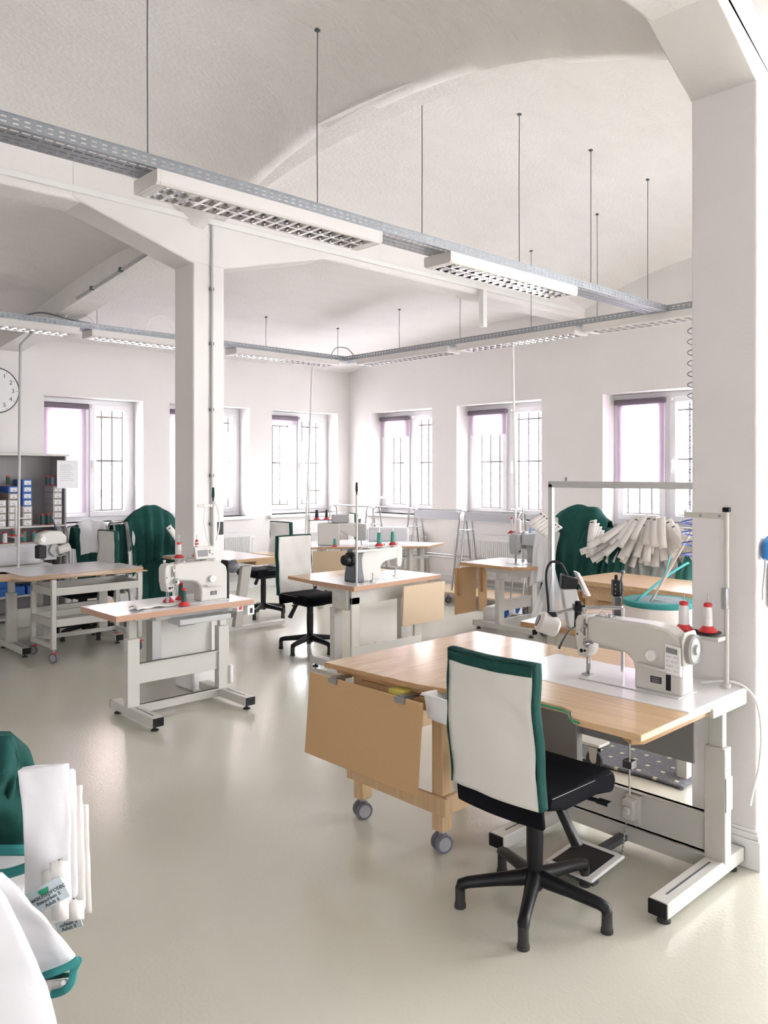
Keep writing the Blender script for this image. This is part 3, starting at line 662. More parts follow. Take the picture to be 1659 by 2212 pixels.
# ================================================================ wooden trolley with hinged flap
B = thing('wooden_trolley', 'blond wooden work trolley on grey castors with hinged board hanging at its side', 'trolley', (3.05, 2.71, 0), 0)
def lb_(X, Y): return (X-3.05, Y-2.71)
slab(B, 'tabletop', [lb_(*p) for p in [(2.59,3.17),(2.62,2.55),(2.66,2.415),(2.69,2.405),(3.77,2.405),(3.77,3.17)]], .725, .75, mat('worn_laminate_wood', (.56,.37,.21), .14, var=.06, vscale=3, stretch=(2,14,14), spec=.6, c2=(.64,.45,.28)), BEECHD)
slab(B, 'under_board', [lb_(*p) for p in [(2.63,3.12),(2.65,2.48),(3.66,2.48),(3.66,3.12)]], .698, .724, BEECHD)
legs = [(2.70,2.47),(2.68,2.98),(3.42,2.98),(3.42,2.47)]
for (X, Y) in legs:
    x, y = lb_(X, Y); m = MB(); m.box(x-.032,x+.032,y-.032,y+.032,.10,.697); m.build('leg', PINE, B, bevel=.003)
    m1, m2 = MB(), MB(); castor(m1, m2, x, y, .042, True, R(70), .10); cc = m1.build('castor', WHEELG, B, bevel=.003); m2.build('castor_hub', HUBG, cc)
for (x0,x1,y0,y1,z0,z1) in ((2.645,2.667,2.40,3.06,.185,.265),(3.453,3.475,2.40,3.06,.185,.265),(2.668,3.452,2.415,2.437,.185,.265),(2.668,3.452,3.013,3.035,.34,.42),(2.668,3.452,2.49,2.51,.62,.696),(2.65,2.668,2.5,3.0,.63,.69)):
    a = lb_(x0,y0); b = lb_(x1,y1); m = MB(); m.box(a[0],b[0],a[1],b[1],z0,z1); m.build('rail', PINE, B, bevel=.003)
m = MB(); m.prism([(0,0),(.016,0),(.016,.395),(0,.395)], -.385, .385, 'Y'); fp = m.build('flap_board', [MDF], B, bevel=.002, loc=(2.485-3.05, 2.81-2.71, .315), rot=(0, R(5), 0))
for y in (-.26, .20):
    m = MB(); m.box(.0,.10,y-.02,y+.02,.395,.405); m.box(-.01,.05,y-.03,y+.03,.372,.396); m.build('hinge', STEEL, fp)
m = MB(); m.box(-.07,.10,.02,.10,.70,.7235); m.build('yellow_tape', YEL, B, loc=(-.4,-.12,-.012))
bn = thing('plastic_bin', 'small white plastic tray bin hanging at the corner of the wooden trolley', 'bin', tuple(V(972,1557,3.52)), R(84))
m = MB()
m.bm.verts.ensure_lookup_table()
def openbox(m, w, d, h, t=.004, ta=.85):
    o = [(-w/2,-d/2),(w/2,-d/2),(w/2,d/2),(-w/2,d/2)]
    r0 = [m.bm.verts.new((x*ta,y*ta,0)) for x,y in o]; r1 = [m.bm.verts.new((x,y,h)) for x,y in o]
    i1 = [m.bm.verts.new((x*.95,y*.95,h)) for x,y in o]; i0 = [m.bm.verts.new((x*ta*.95,y*ta*.95,t)) for x,y in o]
    m.bm.faces.new(r0[::-1]); m.bm.faces.new(i0)
    for k in range(4):
        n_ = (k+1)%4
        m.bm.faces.new([r0[k],r0[n_],r1[n_],r1[k]]); m.bm.faces.new([r1[k],r1[n_],i1[n_],i1[k]]); m.bm.faces.new([i1[k],i1[n_],i0[n_],i0[k]])
openbox(m, .20, .13, .11); m.build('bin_shell', TRIM, bn, bevel=.008)
m = MB(); m.box(-.108,.108,-.073,-.060,.10,.112); m.box(-.108,.108,.060,.073,.10,.112); m.box(-.108,-.095,-.06,.06,.10,.112); m.box(.095,.108,-.06,.06,.10,.112); m.build('bin_rim', TRIM, bn, bevel=.003)

# ================================================================ table G (white top, brown edge) by the slim column
G = thing('sewing_table', 'white sewing table with copper brown edge standing in front of the slim column', 'table', (2.95, 5.18, 0), 0)
slab(G, 'tabletop', rect(-.64,.41,-.27,.27), .75, .79, LAMI, LAMIE)
t_frame(G, .79, (-.36,.36), -.30, .34, .08, beams=((.24,.38),(.035,.095)))
m = MB(); m.box(-.28,.34,-.1,.05,.69,.735); m.box(-.16,.25,-.22,-.05,.66,.70); m.build('oil_pan', GREYP, G, bevel=.006)
m = MB(); m.box(-.13,.30,.12,.22,.36,.68); m.build('control_box', CREAM, G, bevel=.008)
m = MB()
for k in range(12): m.box(.02+k*.012,.024+k*.012,.117,.121,.585,.645)
m.build('vent_slot', DKGREY, G)
m = MB(); m.box(-.20,-.13,.09,.18,.30,.70); m.build('rear_post', STEEL, G)
m = MB(); m.box(.36,.42,-.26,-.2,.675,.745); sw = m.build('switch_box', TRIM, G, bevel=.004)
m = MB(); m.box(.382,.402,-.263,-.26,.69,.725); m.build('rocker_switch', BLACK, sw)
m = MB(); m.box(.43,.56,-.02,.05,.66,.72); sb = m.build('motor_switch_box', TRIM, G, bevel=.004)
m = MB(); m.box(.445,.47,-.024,-.02,.675,.705); m.build('stop_button', RED, sb)
m = MB(); m.cyl((.495,-.026,.69),(.495,-.02,.69),.015); m.build('start_button', GREENR, sb)
m = MB(); m.box(.402,.43,.03,.14,.12,.26); m.build('pedal_sensor', TRIM, G, bevel=.01)
make_machine('cream sewing machine with display box on top, on the table before the slim column', (2.985, 5.10, .79), 0, 1.02, motor='slim', panel='top', L=.245)
st = stand('thread stand on the brown edged table, with green screwdriver handle on top', (3.235, 5.26, .79), 0, .70, [(-.30,-.03),(-.155,-.03)], (-.13,0), .67, False, .30, plate_mt=TRIM, handle=GREENF)
spool('white cone with red foot on the thread stand before the slim column', (2.935,5.23,1.092), THRW, RED, r=.018, h=.075)
t = spool('white spool striped with red bands on the thread stand before the slim column', (3.08,5.23,1.092), THRW, RED, r=.013, h=.085)
for k in range(3):
    m = MB(); m.lathe([(.0142,0),(.0142,.010)], (0,0,.04+k*.024)); m.build('red_band', RED, t)
spool('dark green cone with red foot nearest the needle on the brown edged table', (2.83,4.975,.795), THRG, RED, r=.017, h=.08)
spool('dark green cone with red foot standing behind the machine arm, right of the needle', (2.95,5.23,.795), THRG, RED, r=.017, h=.08)
spool('dark green cone half hidden behind the nearest green cone', (2.83,5.19,.795), THRG, RED, r=.014, h=.07)
cable('white_cable', 'white cable drooping from the thread stand before the slim column', [(3.17,5.26,1.46),(3.15,5.25,1.35),(3.18,5.25,1.22),(3.23,5.25,1.12)], .004, TRIM)
cable('white_cable', 'white cable bundle wound on the thread stand before the slim column', [(3.235,5.24,1.49),(3.26,5.24,1.44),(3.275,5.24,1.36),(3.27,5.24,1.28),(3.25,5.24,1.2)], .006, TRIM)
m = MB(); m.box(3.27,3.31,5.235,5.262,1.24,1.335); tag(m.build('black_box', BLACK, bevel=.003), 'small black box clipped to the thread stand before the slim column', 'box')
# white cloth part lying at the needle
def lump(name, label, cat, poly, z, h, mt, seed=0, seg=1):
    m = MB(); m.prism(poly, z, z+h, 'Z')
    return tag(m.build(name, mt, bevel=h*.4), label, cat)
def sheet(name, fn, nu, nv, mt, label=None, cat=None, group=None, parent=None, th=.004):
    m = MB(); m.grid(fn, nu, nv); o = m.build(name, mt, parent, solid=th, smooth=80)
    if label: tag(o, label, cat, group)
    return o
sheet('cloth_piece', lambda u,v: (2.50+.30*u, 5.06+.10*(v-.5)*(1.3-.6*u)+.03*math.sin(u*4), .797+.022*math.sin(math.pi*min(1,max(0,v)))*(1-.6*u)+.004*math.sin(u*14)), 16, 8, WPAP, 'small white cloth piece lying under the needle on the brown edged table', 'cloth')

# ================================================================ table C, wooden flap, chair
C = thing('sewing_table', 'sewing table with copper brown edge and pale hanging flap in the middle of the room', 'table', (4.88, 5.30, 0), R(180))
# local x=-X, y=-Y
def lc(X, Y): return (4.88-X, 5.30-Y)
slab(C, 'tabletop', [lc(*p) for p in [(4.34,4.93),(5.45,5.00),(5.43,5.54),(4.36,5.50)]], .74, .78, LAMI, LAMIE)
slab(C, 'wood_extension', [lc(*p) for p in [(4.36,5.51),(5.40,5.55),(5.38,5.90),(4.40,5.90)]], .745, .775, BEECH, BEECHD)
t_frame(C, .78, (-.40,.40), -.35, .20, -.02, beams=())
m = MB(); m.box(-.42,.42,.18,.205,.09,.24); m.box(-.42,-.33,.18,.205,.24,.66); m.box(.33,.42,.18,.205,.24,.66); m.box(-.42,.42,.18,.205,.60,.73); m.build('side_frame', CREAM, C, bevel=.003)
m = MB(); m.box(.30,.44,.0,.17,.55,.73); m.build('motor_housing', CREAM, C, bevel=.01)
m = MB(); m.box(-.52,.0,0,.018,0,.345); fc = m.build('flap_board', MDFL, C, bevel=.002, loc=(-.02,.345,.385), rot=(R(-3),0,R(0)))
make_machine('cream sewing machine with blue-grey motor seen from behind, middle table', (4.83, 5.17, .78), R(180), 1.02, motor='dark', panel=None, L=.245)
st = stand('thread stand with black handle on the middle table, rising against the windows', (4.40, 4.965, .78), 0, .74, [(.30,.05),(.46,.05),(.17,.05)], (.42,0), .715, False, .30, plate_mt=TRIM, handle=BLACK)
spool('teal cone with red foot, left one on the middle table stand', (4.70,5.015,1.082), THRT, RED, r=.021, h=.075, cap=THRT)
spool('teal cone with red foot, right one on the middle table stand', (4.86,5.015,1.082), THRT, RED, r=.020, h=.075, cap=THRT)
m = MB(); m.cyl((4.64,5.03,.78),(4.64,5.03,.86),.007); m.box(4.62,4.66,5.01,5.05,.78,.80); tag(m.build('thread_guide_pin', CREAM), 'short pale pin on a block standing on the middle table', 'pin')
make_chair('office chair with white back cover edged dark green, at the middle table', (4.86, 6.16, 0), R(180), .55, 1.08, R(90))
# ================================================================ table E with grey zigzag machine
E_ = thing('sewing_table', 'sewing table with brown hanging flap at its left, before the grey rails', 'table', (7.2, 5.45, 0), 0)
slab(E_, 'tabletop', rect(-.50,.24,-.30,.42), .695, .73, LAMI, BEECHD)
slab(E_, 'wood_front', [(-.20,-.53),(.02,-.50),(.10,-.30),(-.45,-.30)], .698, .728, BEECH, BEECHD)
slab(E_, 'wood_side', [(.241,-.38),(.70,-.38),(.76,-.05),(.241,.05)], .698, .728, BEECH, BEECHD)
t_frame(E_, .73, (-.33,.26), -.46, .34, .0, beams=((.22,.34),(.04,.14)))
for (x0, x1) in ((-.52,-.17),(-.12,.02)):
    m = MB(); m.box(x0,x1,.46,.475,.15,.66); f_ = m.build('flap_board', MDF, E_, bevel=.002)
    m = MB(); m.box(x0+.03,x0+.08,.43,.46,.36,.66); m.build('flap_batten', BEECHD, f_)
m = MB(); openbox(m, .34, .20, .11, ta=.9); m.build('oil_pan', TRIM, E_, bevel=.006, loc=(-.05,-.1,.585))
m = MB(); m.box(.05,.07,-.31,-.29,.06,.35); m.box(.045,.075,-.315,-.285,.22,.34); m.build('pedal_rod', BLACK, E_)
m = MB(); m.prism([(-.62,.02),(-.36,.06),(-.36,.075),(-.62,.035)], -.05, .14, 'X'); m.build('pedal', BLACK, E_, bevel=.004)
make_machine('grey zigzag sewing machine with round dials, in front of the hanging gowns', (7.20, 5.30, .73), 0, 1.18, body=MACHG, head=MACHG, motor='wheel', panel='front', L=.245)
stE = stand('thread stand with red plate beside the grey zigzag machine', (7.24, 5.42, .73), 0, .62, [(-.20,0),(-.08,0)], (-.22,0), .58, False, .32, plate_mt=RED)
spool('pale pink spool with red foot beside the grey zigzag machine', (7.04,5.42,1.053), THRW, RED, r=.011, h=.13)
spool('fat white thread cone beside the grey zigzag machine', (7.16,5.42,1.053), THRW, TRIM, r=.030, h=.11)
m = MB(); m.box(7.12,7.28,5.25,5.26,1.055,1.125); sg = tag(m.build('small_sign', PAPER), 'small white sign with blue marks above the grey zigzag machine', 'sign')
m = MB(); m.box(7.125,7.16,5.248,5.25,1.06,1.12); m.box(7.24,7.275,5.248,5.25,1.06,1.12); m.box(7.17,7.23,5.248,5.25,1.08,1.10); m.build('sign_print', mat('sign_blue', (.2,.3,.55), .5), sg)
# blue-white packaging visible under the table
pk = thing('printed_sack', 'white sack with blue stripes lying under the table of the grey machine', 'sack', (7.35, 5.75, 0), R(10))
m = MB(); m.box(-.35,.35,-.05,.10,0,.22); m.build('sack_body', PAPER, pk, bevel=.03)
m = MB()
for k in range(7): m.rbox((-.16+.022*k,-.055,.08+.012*k),(.012,.006,.11),(0,R(35-8*k),0))
for k in range(7): m.rbox((.16+.014*k,-.055,.12),(.008,.006,.13-.01*k),(0,R(-10+10*k),0))
m.build('blue_stripes', BLUE, pk)

# ================================================================ table F behind the column, with chair
F_ = thing('sewing_table', 'light wood edged sewing table half hidden behind the slim column', 'table', (4.95, 7.75, 0), R(90))
# local x=+Y, y=-X
slab(F_, 'tabletop', rect(-.42,.55,-.36,.50), .745, .78, LAMI, BEECH)
slab(F_, 'wood_extension', [(-.42,-.62),(-.42,-.361),(.10,-.361),(.10,-.58)], .75, .785, BEECH, BEECH)
slab(F_, 'under_board', [(-.40,-.60),(-.40,-.10),(.05,-.10),(.05,-.56)], .70, .744, BEECH, BEECH)
for x in (-.36,.50):
    m = MB(); m.prism([(-.06,.70),(.06,.70),(.16,.06),(.06,.06)], x-.03, x+.03, 'X'); m.build('leg', CREAM, F_, bevel=.004)
    m = MB(); m.box(x-.035,x+.035,-.50,.30,.02,.06); m.build('foot', CREAM, F_, bevel=.004)
m = MB(); m.box(-.3,.45,.09,.12,.15,.28); m.build('crossbeam', CREAM, F_)
make_machine('cream sewing machine with grey head plate, peeking out right of the slim column', (4.60, 7.72, .78), R(90), 1.05, head=MACHG, motor='wheel', panel=None)
make_chair('office chair facing left beside the radiator, right of the slim column', (5.62, 8.02, 0), R(90), .57, 1.10, R(-20))

# ================================================================ table D, far, with white arm machine
D_ = thing('sewing_table', 'far wide white table with pale wooden flap before the corner windows', 'table', (6.95, 7.85, 0), 0)
slab(D_, 'tabletop', [(-.68,.10),(.50,-.80),(1.0,-.62),(.55,.62),(-.25,.75)], .755, .78, LAMI, BEECHD)
for (x, y) in ((-.5,.12),(.42,-.55),(.72,-.45),(.3,.5)):
    m = MB(); m.box(x-.03,x+.03,y-.03,y+.03,0,.754); m.build('leg', CREAM, D_, bevel=.003)
m = MB(); m.prism([(-.66,.07),(-.10,-.36),(-.09,-.345),(-.65,.085)], .45, .73, 'Z'); m.build('flap_board', MDFL, D_, bevel=.002)
m = MB(); m.prism([(.05,-.45),(.70,-.62),(.74,-.45),(.15,-.2)], .60, .63, 'Z'); m.build('shelf', GREYP, D_, bevel=.002)
mD = thing('arm_sewing_machine', 'large pale grey machine with long rectangular arm on the far white table', 'sewing machine', (6.75, 7.95, .78), R(-38))
m = MB(); m.box(-.28,.0,-.10,.10,0,.28); m.prism([(-.28,.28),(.28,.28),(.30,.18),(.34,.17),(.34,.10),(.2,.10),(0,.18)], -.08, .08, 'Y'); m.build('body', MACH, mD, bevel=.015)
m = MB(); m.box(.22,.34,-.09,.09,.06,.27); m.build('needle_head', MACHG, mD, bevel=.012)
m = MB(); m.cyl((.28,0,.0),(.28,0,.07),.008); m.build('needle_bar', STEEL, mD)
m = MB(); m.box(-.10,.12,-.06,.06,.285,.39); m.build('motor_box', MACHG, mD, bevel=.008)
m = MB(); m.box(.36,.90,.0,.16,.03,.22); m.build('long_arm', mat('arm_pale_enamel', (.66,.66,.69), .4), mD, bevel=.03)
m = MB(); m.cyl((.26,0,.27),(.26,0,.33),.012); m.cyl((.26,0,.31),(.26,0,.33),.020); m.build('knob', DKGREY, mD)
spool('small teal cone on the far white table left of the pale grey machine', V(723,1180,9.9)+Vector((0,0,-.005)), THRT, RED, r=.022, h=.07, cap=THRT, s=.9)
stD = thing('thread_stand', 'far thread stand with two dark cones before the left wall window', 'thread stand', V(667,1165,10.1), R(-40))
m = MB(); m.cyl((0,0,0),(0,0,.64),.008); m.cyl((0,0,-.0),(0,0,.3),.02); m.build('post', CREAM, stD)
m = MB(); m.box(0,.30,-.03,.03,.235,.245); m.build('spool_shelf', DKGREY, stD)
m = MB(); m.box(0,.14,-.005,.005,.60,.615); m.build('guide_arm', mat('reddish_arm', (.5,.28,.28), .5), stD)
q = stD.location; c4, s4 = math.cos(R(-40)), math.sin(R(-40))
spool('dark cone with red foot, left one on the far stand by the window', (q.x+.10*c4, q.y+.10*s4, q.z+.246), THRK, RED, r=.022, h=.08, cap=THRK)
spool('dark cone with red foot, right one on the far stand by the window', (q.x+.22*c4, q.y+.22*s4, q.z+.246), THRK, RED, r=.018, h=.08, cap=THRK)
make_chair('far office chair with white cover between the pale grey machine and the grey rails', (7.35, 8.75, 0), R(60), .56, 1.12, 0)

# ================================================================ left: metal trolley, cutting table H, blindstitch machine, chair
Hs = thing('sewing_table', 'wide wood and white sewing table with the blindstitch machine at the left edge', 'table', (2.9, 8.05, 0), 0)
slab(Hs, 'wood_board', rect(-1.2,-.20,-.50,.05), .735, .76, BEECH, BEECHD)
slab(Hs, 'tabletop', [(-.80,.052),(-.195,-.15),(-.195,-.48),(.95,-.48),(.95,.35),(-.80,.35)], .735, .76, LAMI, BEECHD)
t_frame(Hs, .76, (-.15,.75), -.38, .28, .02, beams=((.22,.40),))
m = MB(); m.rbox((-.35,-.05,.36),(.05,.03,.22),(0,R(18),0)); m.build('adjusting_lever', CREAM, Hs, bevel=.01)
Ht = thing('metal_trolley', 'cream metal trolley with three tiers on castors carrying a plywood board', 'trolley', (3.27, 7.52, 0), 0)
slab(Ht, 'tabletop', [(-.66,-.17),(.50,-.20),(.46,.03),(-.70,.03)], .745, .757, BEECH, BEECHD)
for (x, y) in ((-.42,-.24+.02),(.40,-.22),(-.42,.26),(.40,.26)):
    m = MB(); m.box(x-.02,x+.02,y-.02,y+.02,.12,.744 if y < 0 else .73); m.build('leg', CREAM, Ht, bevel=.003)
    m1, m2 = MB(), MB(); castor(m1, m2, x, y, .045, False, R(30 if x < 0 else 0), .125); cc = m1.build('castor', WHEELG, Ht, bevel=.003); m2.build('castor_hub', HUBG, cc)
    m = MB(); m.box(x-.02,x+.02,y-.045,y-.02,.09,.10); m.build('brake_pedal', RED, Ht)
for z in (.60, .32):
    m = MB(); m.box(-.40,.38,-.24,-.22,z,z+.07); m.box(-.40,.38,.26,.28,z,z+.07); m.box(-.44,-.42,-.2,.26,z,z+.07); m.box(.40,.42,-.2,.26,z,z+.07); m.box(-.42,.40,-.22,.26,z,z+.008); m.build('shelf', CREAM, Ht, bevel=.002)
m = MB(); m.box(-.44,-.40,-.2,.26,.13,.17); m.box(.38,.42,-.2,.26,.13,.17); m.box(-.40,.38,.24,.26,.13,.17); m.build('base_rail', CREAM, Ht, bevel=.002)
bm_ = thing('blindstitch_machine', 'small cream blindstitch machine with grey drum on the leftmost table', 'sewing machine', V(112,1208,8.15), R(10))
m = MB(); m.prism([(-.17,.20),(-.14,.27),(-.05,.29),(.08,.28),(.14,.22),(.13,.15),(.02,.15),(-.10,.14),(-.16,.16)], -.05, .05, 'Y'); m.build('body', MACH, bm_, bevel=.015)
m = MB(); m.box(-.10,.03,-.04,.04,0,.16); m.lathe([(.055,-.05),(.06,-.045),(.06,.0)], (.0,-.01,.09), 'Y'); m.build('pedestal', MACHG, bm_, bevel=.008)
m = MB(); m.box(-.17,-.08,-.045,.03,.02,.15); m.build('gear_box', BLACK, bm_, bevel=.01)
m = MB(); m.cyl((.03,-.06,.09),(.14,-.09,.12),.042); m.build('drum', MACH, bm_, bevel=.004)
m = MB(); m.cyl((-.13,-.052,.21),(-.13,-.07,.21),.03); m.build('dial', TRIM, bm_)
m = MB(); m.tube([(-.03,-.05,.15),(-.08,-.07,.10),(-.02,-.07,.04),(.06,-.06,.03),(.12,-.05,.04),(.10,-.05,-.0)], .005, 6); m.tube([(.02,-.05,.12),(.06,-.06,.06),(.12,-.06,.045)], .004, 6); m.build('looper_rod', STEEL, bm_)
m = MB(); m.cyl((.06,0,.27),(.0,0,.43),.010); m.rbox((.07,0,.29),(.05,.04,.06)); m.build('lamp_arm', DKGREY, bm_)
st = thing('thread_stand', 'thread stand with two cones on the leftmost table before the shelf', 'thread stand', V(34,1210,8.25), 0)
m = MB(); m.cyl((0,0,0),(0,0,.56),.010); m.build('post', CREAM, st)
m = MB(); m.lathe([(.02,.225),(.075,.24),(.078,.243)]); m.build('spool_plate', TRIM, st)
m = MB(); m.box(-.01,.12,-.005,.005,.42,.43); m.build('guide_arm', TRIM, st)
q = st.location
spool('dark green cone with red foot, left one on the stand before the shelf', (q.x-.035,q.y-.01,q.z+.244), THRG, RED, r=.016, h=.06, s=.85)
spool('dark green cone with red foot, right one on the stand before the shelf', (q.x+.03,q.y-.03,q.z+.244), THRG, RED, r=.017, h=.06, s=.85)
make_chair('office chair with pale grey back cover behind the metal trolley at the left', (3.56, 8.30, 0), R(90), .52, 1.08, R(40))
# ================================================================ storage shelf with cartons and spools, clock, notice
S = thing('storage_shelf', 'grey open shelf with thread cartons against the left window wall', 'shelf', (2.55, 9.62, 0), 0)
m = MB(); m.box(1.33,1.35,-.02,.38,0,1.90); m.box(-.75,-.73,-.02,.38,0,1.90); m.box(-.75,1.35,.36,.38,0,1.90); m.build('carcass', mat('shelf_grey', (.36,.34,.34), .6), S)
m = MB(); m.box(-.75,1.38,-.04,.38,1.90,1.925); m.build('top_board', CREAM, S, bevel=.003)
for z in (1.09, .90, .60, .30, .05):
    m = MB(); m.box(-.73,1.33,-.02,.36,z-.02,z); m.build('shelf_board', CREAM, S, bevel=.002)
def carton(label, x, z, mt, w=.105, h=.075, group=None, dy=0):
    t = thing('thread_carton', label, 'carton', (2.55+x, 9.62+dy, z), 0)
    m = MB(); m.box(-w/2,w/2,0,.28,0,h-.002); m.build('carton_box', mt, t, bevel=.002)
    m = MB(); m.box(-w/2+.02,w/2-.012,-.002,0,.012,h-.016); l_ = m.build('carton_label', PAPER, t)
    m = MB(); m.box(-.012,.02,-.003,-.002,h*.3,h*.38); m.box(-.025,.03,-.003,-.002,h*.56,h*.60); m.build('label_print', INK, l_)
colnames = ['outermost left', 'second', 'third', 'fourth', 'fifth', 'rightmost']
ordn = ['bottom', 'second', 'third', 'fourth', 'fifth', 'sixth', 'seventh', 'eighth']
stacks = [(.50, [CARTON]*6), (.62, [CARTON]*4), (.75, [CARTON]*3+[CARTON, BROWNC, BLUE]), (.905, [CARTON]*3+[BLUE]*4), (1.03, []), (1.255, [CARTON]*6)]
for ci, (x, ms) in enumerate(stacks):
    for k, mt in enumerate(ms):
        cname = {id(CARTON):'grey', id(BROWNC):'brown', id(BLUE):'blue'}[id(mt)]
        carton('%s thread carton, %s from below in the %s stack on the shelf' % (cname, ordn[k], colnames[ci]), x, 1.091+k*.077, mt, dy=random.uniform(-.006,.006))
for i, x in enumerate((1.09, 1.16)):
    spool('dark green spool on the carton shelf, %s of the pair beside the rightmost stack' % ('left','right')[i], (2.55+x, 9.66, 1.091), THRG, RED, r=.024, h=.11, cone=False)
spool('dark green spool on top of the shelf cartons, left of the blue ones', (2.55+.72, 9.70, 1.56), THRG, RED, r=.024, h=.09, cone=False)
for i, x in enumerate((1.17, 1.23)):
    spool('%s spool standing on top of the rightmost carton stack' % ('dark blue','grey blue')[i], (2.55+x, 9.70, 1.556), (THRG, mat('blue_thread', (.2,.28,.42), .6))[i], RED, r=.024, h=.09, cone=False)
for i, (x, mt, nm) in enumerate([(.44,THRW,'white'),(.53,THRK,'black'),(.60,THRG,'dark green'),(.67,THRW,'white'),(.88,THRT,'teal'),(.995,THRT,'teal'),(1.12,THRG,'dark green')]):
    spool('%s spool, %s from the left in the spool row under the cartons' % (nm, ['first','second','third','fourth','fifth','sixth','seventh'][i]), (2.55+x, 9.66, .901), mt, RED, r=.027, h=.11, cone=False)
carton('blue carton at the right end of the spool row', 1.26, .901, mat('dull_blue_carton', (.16,.24,.38), .6), .13, .07)
for i, (x, z) in enumerate(((.62,.301),(.80,.301),(.62,.40),(.99,.301))):
    m = MB(); m.box(2.55+x-.08,2.55+x+.08,9.62,9.9,z,z+.095); tag(m.build('blue_crate', BLUE, bevel=.004), ['blue crate low in the shelf, lower left','blue crate low in the shelf, lower middle','blue crate low in the shelf, stacked on another','blue crate low in the shelf, lower right'][i], 'crate')
nt_ = thing('notice_sheet', 'white printed notice taped to the right side of the grey shelf', 'notice', (3.88, 9.575, 1.52), 0)
m = MB(); m.box(-.10,.15,0,.002,0,.33); m.build('sheet', PAPER, nt_)
m = MB()
for k in range(9): m.box(-.07,.06+.05*((k*7)%3)/3,-.001,0,.27-.022*k,.275-.022*k)
m.build('printed_lines', GREYP, nt_)
bx = thing('white_sack', 'white padded roll lying behind the blindstitch machine on the leftmost table', 'sack', (2.95, 8.62, .762), R(3))
m = MB(); m.box(-.9,.30,-.12,.12,0,.20); m.build('roll', WFAB, bx, bevel=.06)
bt = thing('side_bench', 'low white bench behind the leftmost table, under the padded roll', 'bench', (2.7, 8.62, 0), 0)
m = MB(); m.box(-.8,.6,-.14,.14,.72,.76); m.build('bench_top', CREAM, bt)
for x in (-.7,.5):
    m = MB(); m.box(x-.02,x+.02,-.1,.1,0,.72); m.build('leg', CREAM, bt)
ck = thing('wall_clock', 'round white wall clock with grey rim, cut by the left picture edge', 'clock', (3.235, 10.02, 2.67), 0)
m = MB(); m.lathe([(.272,0),(.272,-.04),(.262,-.045),(.255,-.035),(.255,-.02)], (0,.03,0), 'Y', 48); m.build('rim', DKGREY, ck)
m = MB(); m.cyl((0,0,0),(0,-.012,0),.258,seg=48); m.build('dial', PAPER, ck)
for k in range(12):
    a = R(90-30*(k+1)); text(str(k+1), .07, ck, INK, (math.cos(a)*.195, -.0135, math.sin(a)*.195), name='numeral')
m = MB()
for k in range(12):
    a = R(30*k); m.rbox((math.cos(a)*.24,-.013,math.sin(a)*.24),(.022,.002,.004),(0,-a,0))
m.build('hour_marks', INK, ck)
m = MB(); m.rbox((-.04,-.016,.05),(.13,.002,.012),(0,R(50),0)); m.build('hour_hand', INK, ck)
m = MB(); m.rbox((-.06,-.018,-.07),(.19,.002,.008),(0,R(-50),0)); m.build('minute_hand', INK, ck)
# ================================================================ garment rails along the right wall
def rail_rack(label, y0, y1, X, ztop=1.21, panel=True, sp=.22, hoop=STEEL, base=True, group='steel garment rails in a row', rz=None):
    """rail running along Y at X; hoops at both ends spread in X"""
    L = y1-y0
    t = thing('garment_rail', label, 'garment rail', (X, (y0+y1)/2, 0), 0, group)
    if rz is not None: t.rotation_euler[2] = rz
    for y in (-L/2, L/2):
        m = MB(); pts = [(-sp, y, .17)]+[(-.07-(sp-.07)*(1-k/6), y, .17+(ztop-.30)*k/6+.0) for k in range(1,7)]
        pts += [(-.075*math.cos(a), y, ztop-.09+.085*math.sin(a)) for a in [i*math.pi/10 for i in range(11)]]
        pts += [(.07+(sp-.07)*k/6, y, ztop-.13-(ztop-.30)*k/6) for k in range(0,7)]
        m.tube(pts, .011, 8); m.build('end_hoop', hoop, t)
        m = MB(); m.tube([(-.115,y,ztop-.26),(.115,y,ztop-.26)], .006, 6); m.build('brace', hoop, t)
    m = MB(); m.tube([(0,-L/2,ztop-.005),(0,L/2,ztop-.005)], .014, 10); m.build('top_rail', STEEL, t)
    if panel:
        m = MB(); m.box(-.078,-.074,-L/2,L/2,ztop-.13,ztop-.02); m.build('rail_panel', mat('rail_panel_grey', (.55,.55,.60), .4), t)
    m = MB()
    for x in (-sp*.62, sp*.62): m.tube([(x,-L/2,.58),(x,L/2,.58)], .008, 6)
    m.build('side_bar', hoop, t)
    if base:
        m = MB(); m.box(-sp-.08,sp+.08,-L/2-.04,L/2+.04,.13,.155); m.build('base_board', MDFL, t, bevel=.003)
        for x in (-sp, sp):
            for y in (-L/2+.06, L/2-.06):
                m1, m2 = MB(), MB(); castor(m1, m2, x, y, .04, False, R(70), .13); cc = m1.build('castor', WHEELG, t); m2.build('castor_hub', HUBG, cc)
    return t
rail_rack('steel garment rail nearest the room corner', 8.90, 9.75, 8.15, panel=False)
rail_rack('steel garment rail second from the room corner', 8.02, 8.75, 8.15, panel=False)
rail_rack('steel garment rail with grey panel, third from the room corner', 7.08, 7.90, 8.15)
rail_rack('steel garment rail with grey panel, behind the grey zigzag machine', 6.12, 6.98, 8.15)
rail_rack('lower steel garment rail between the grey machine and the gowns', 5.0, 5.95, 8.15, 1.12)
rail_rack('steel garment rail behind the gowns, under the rightmost window', 3.2, 4.85, 8.15, 1.12)
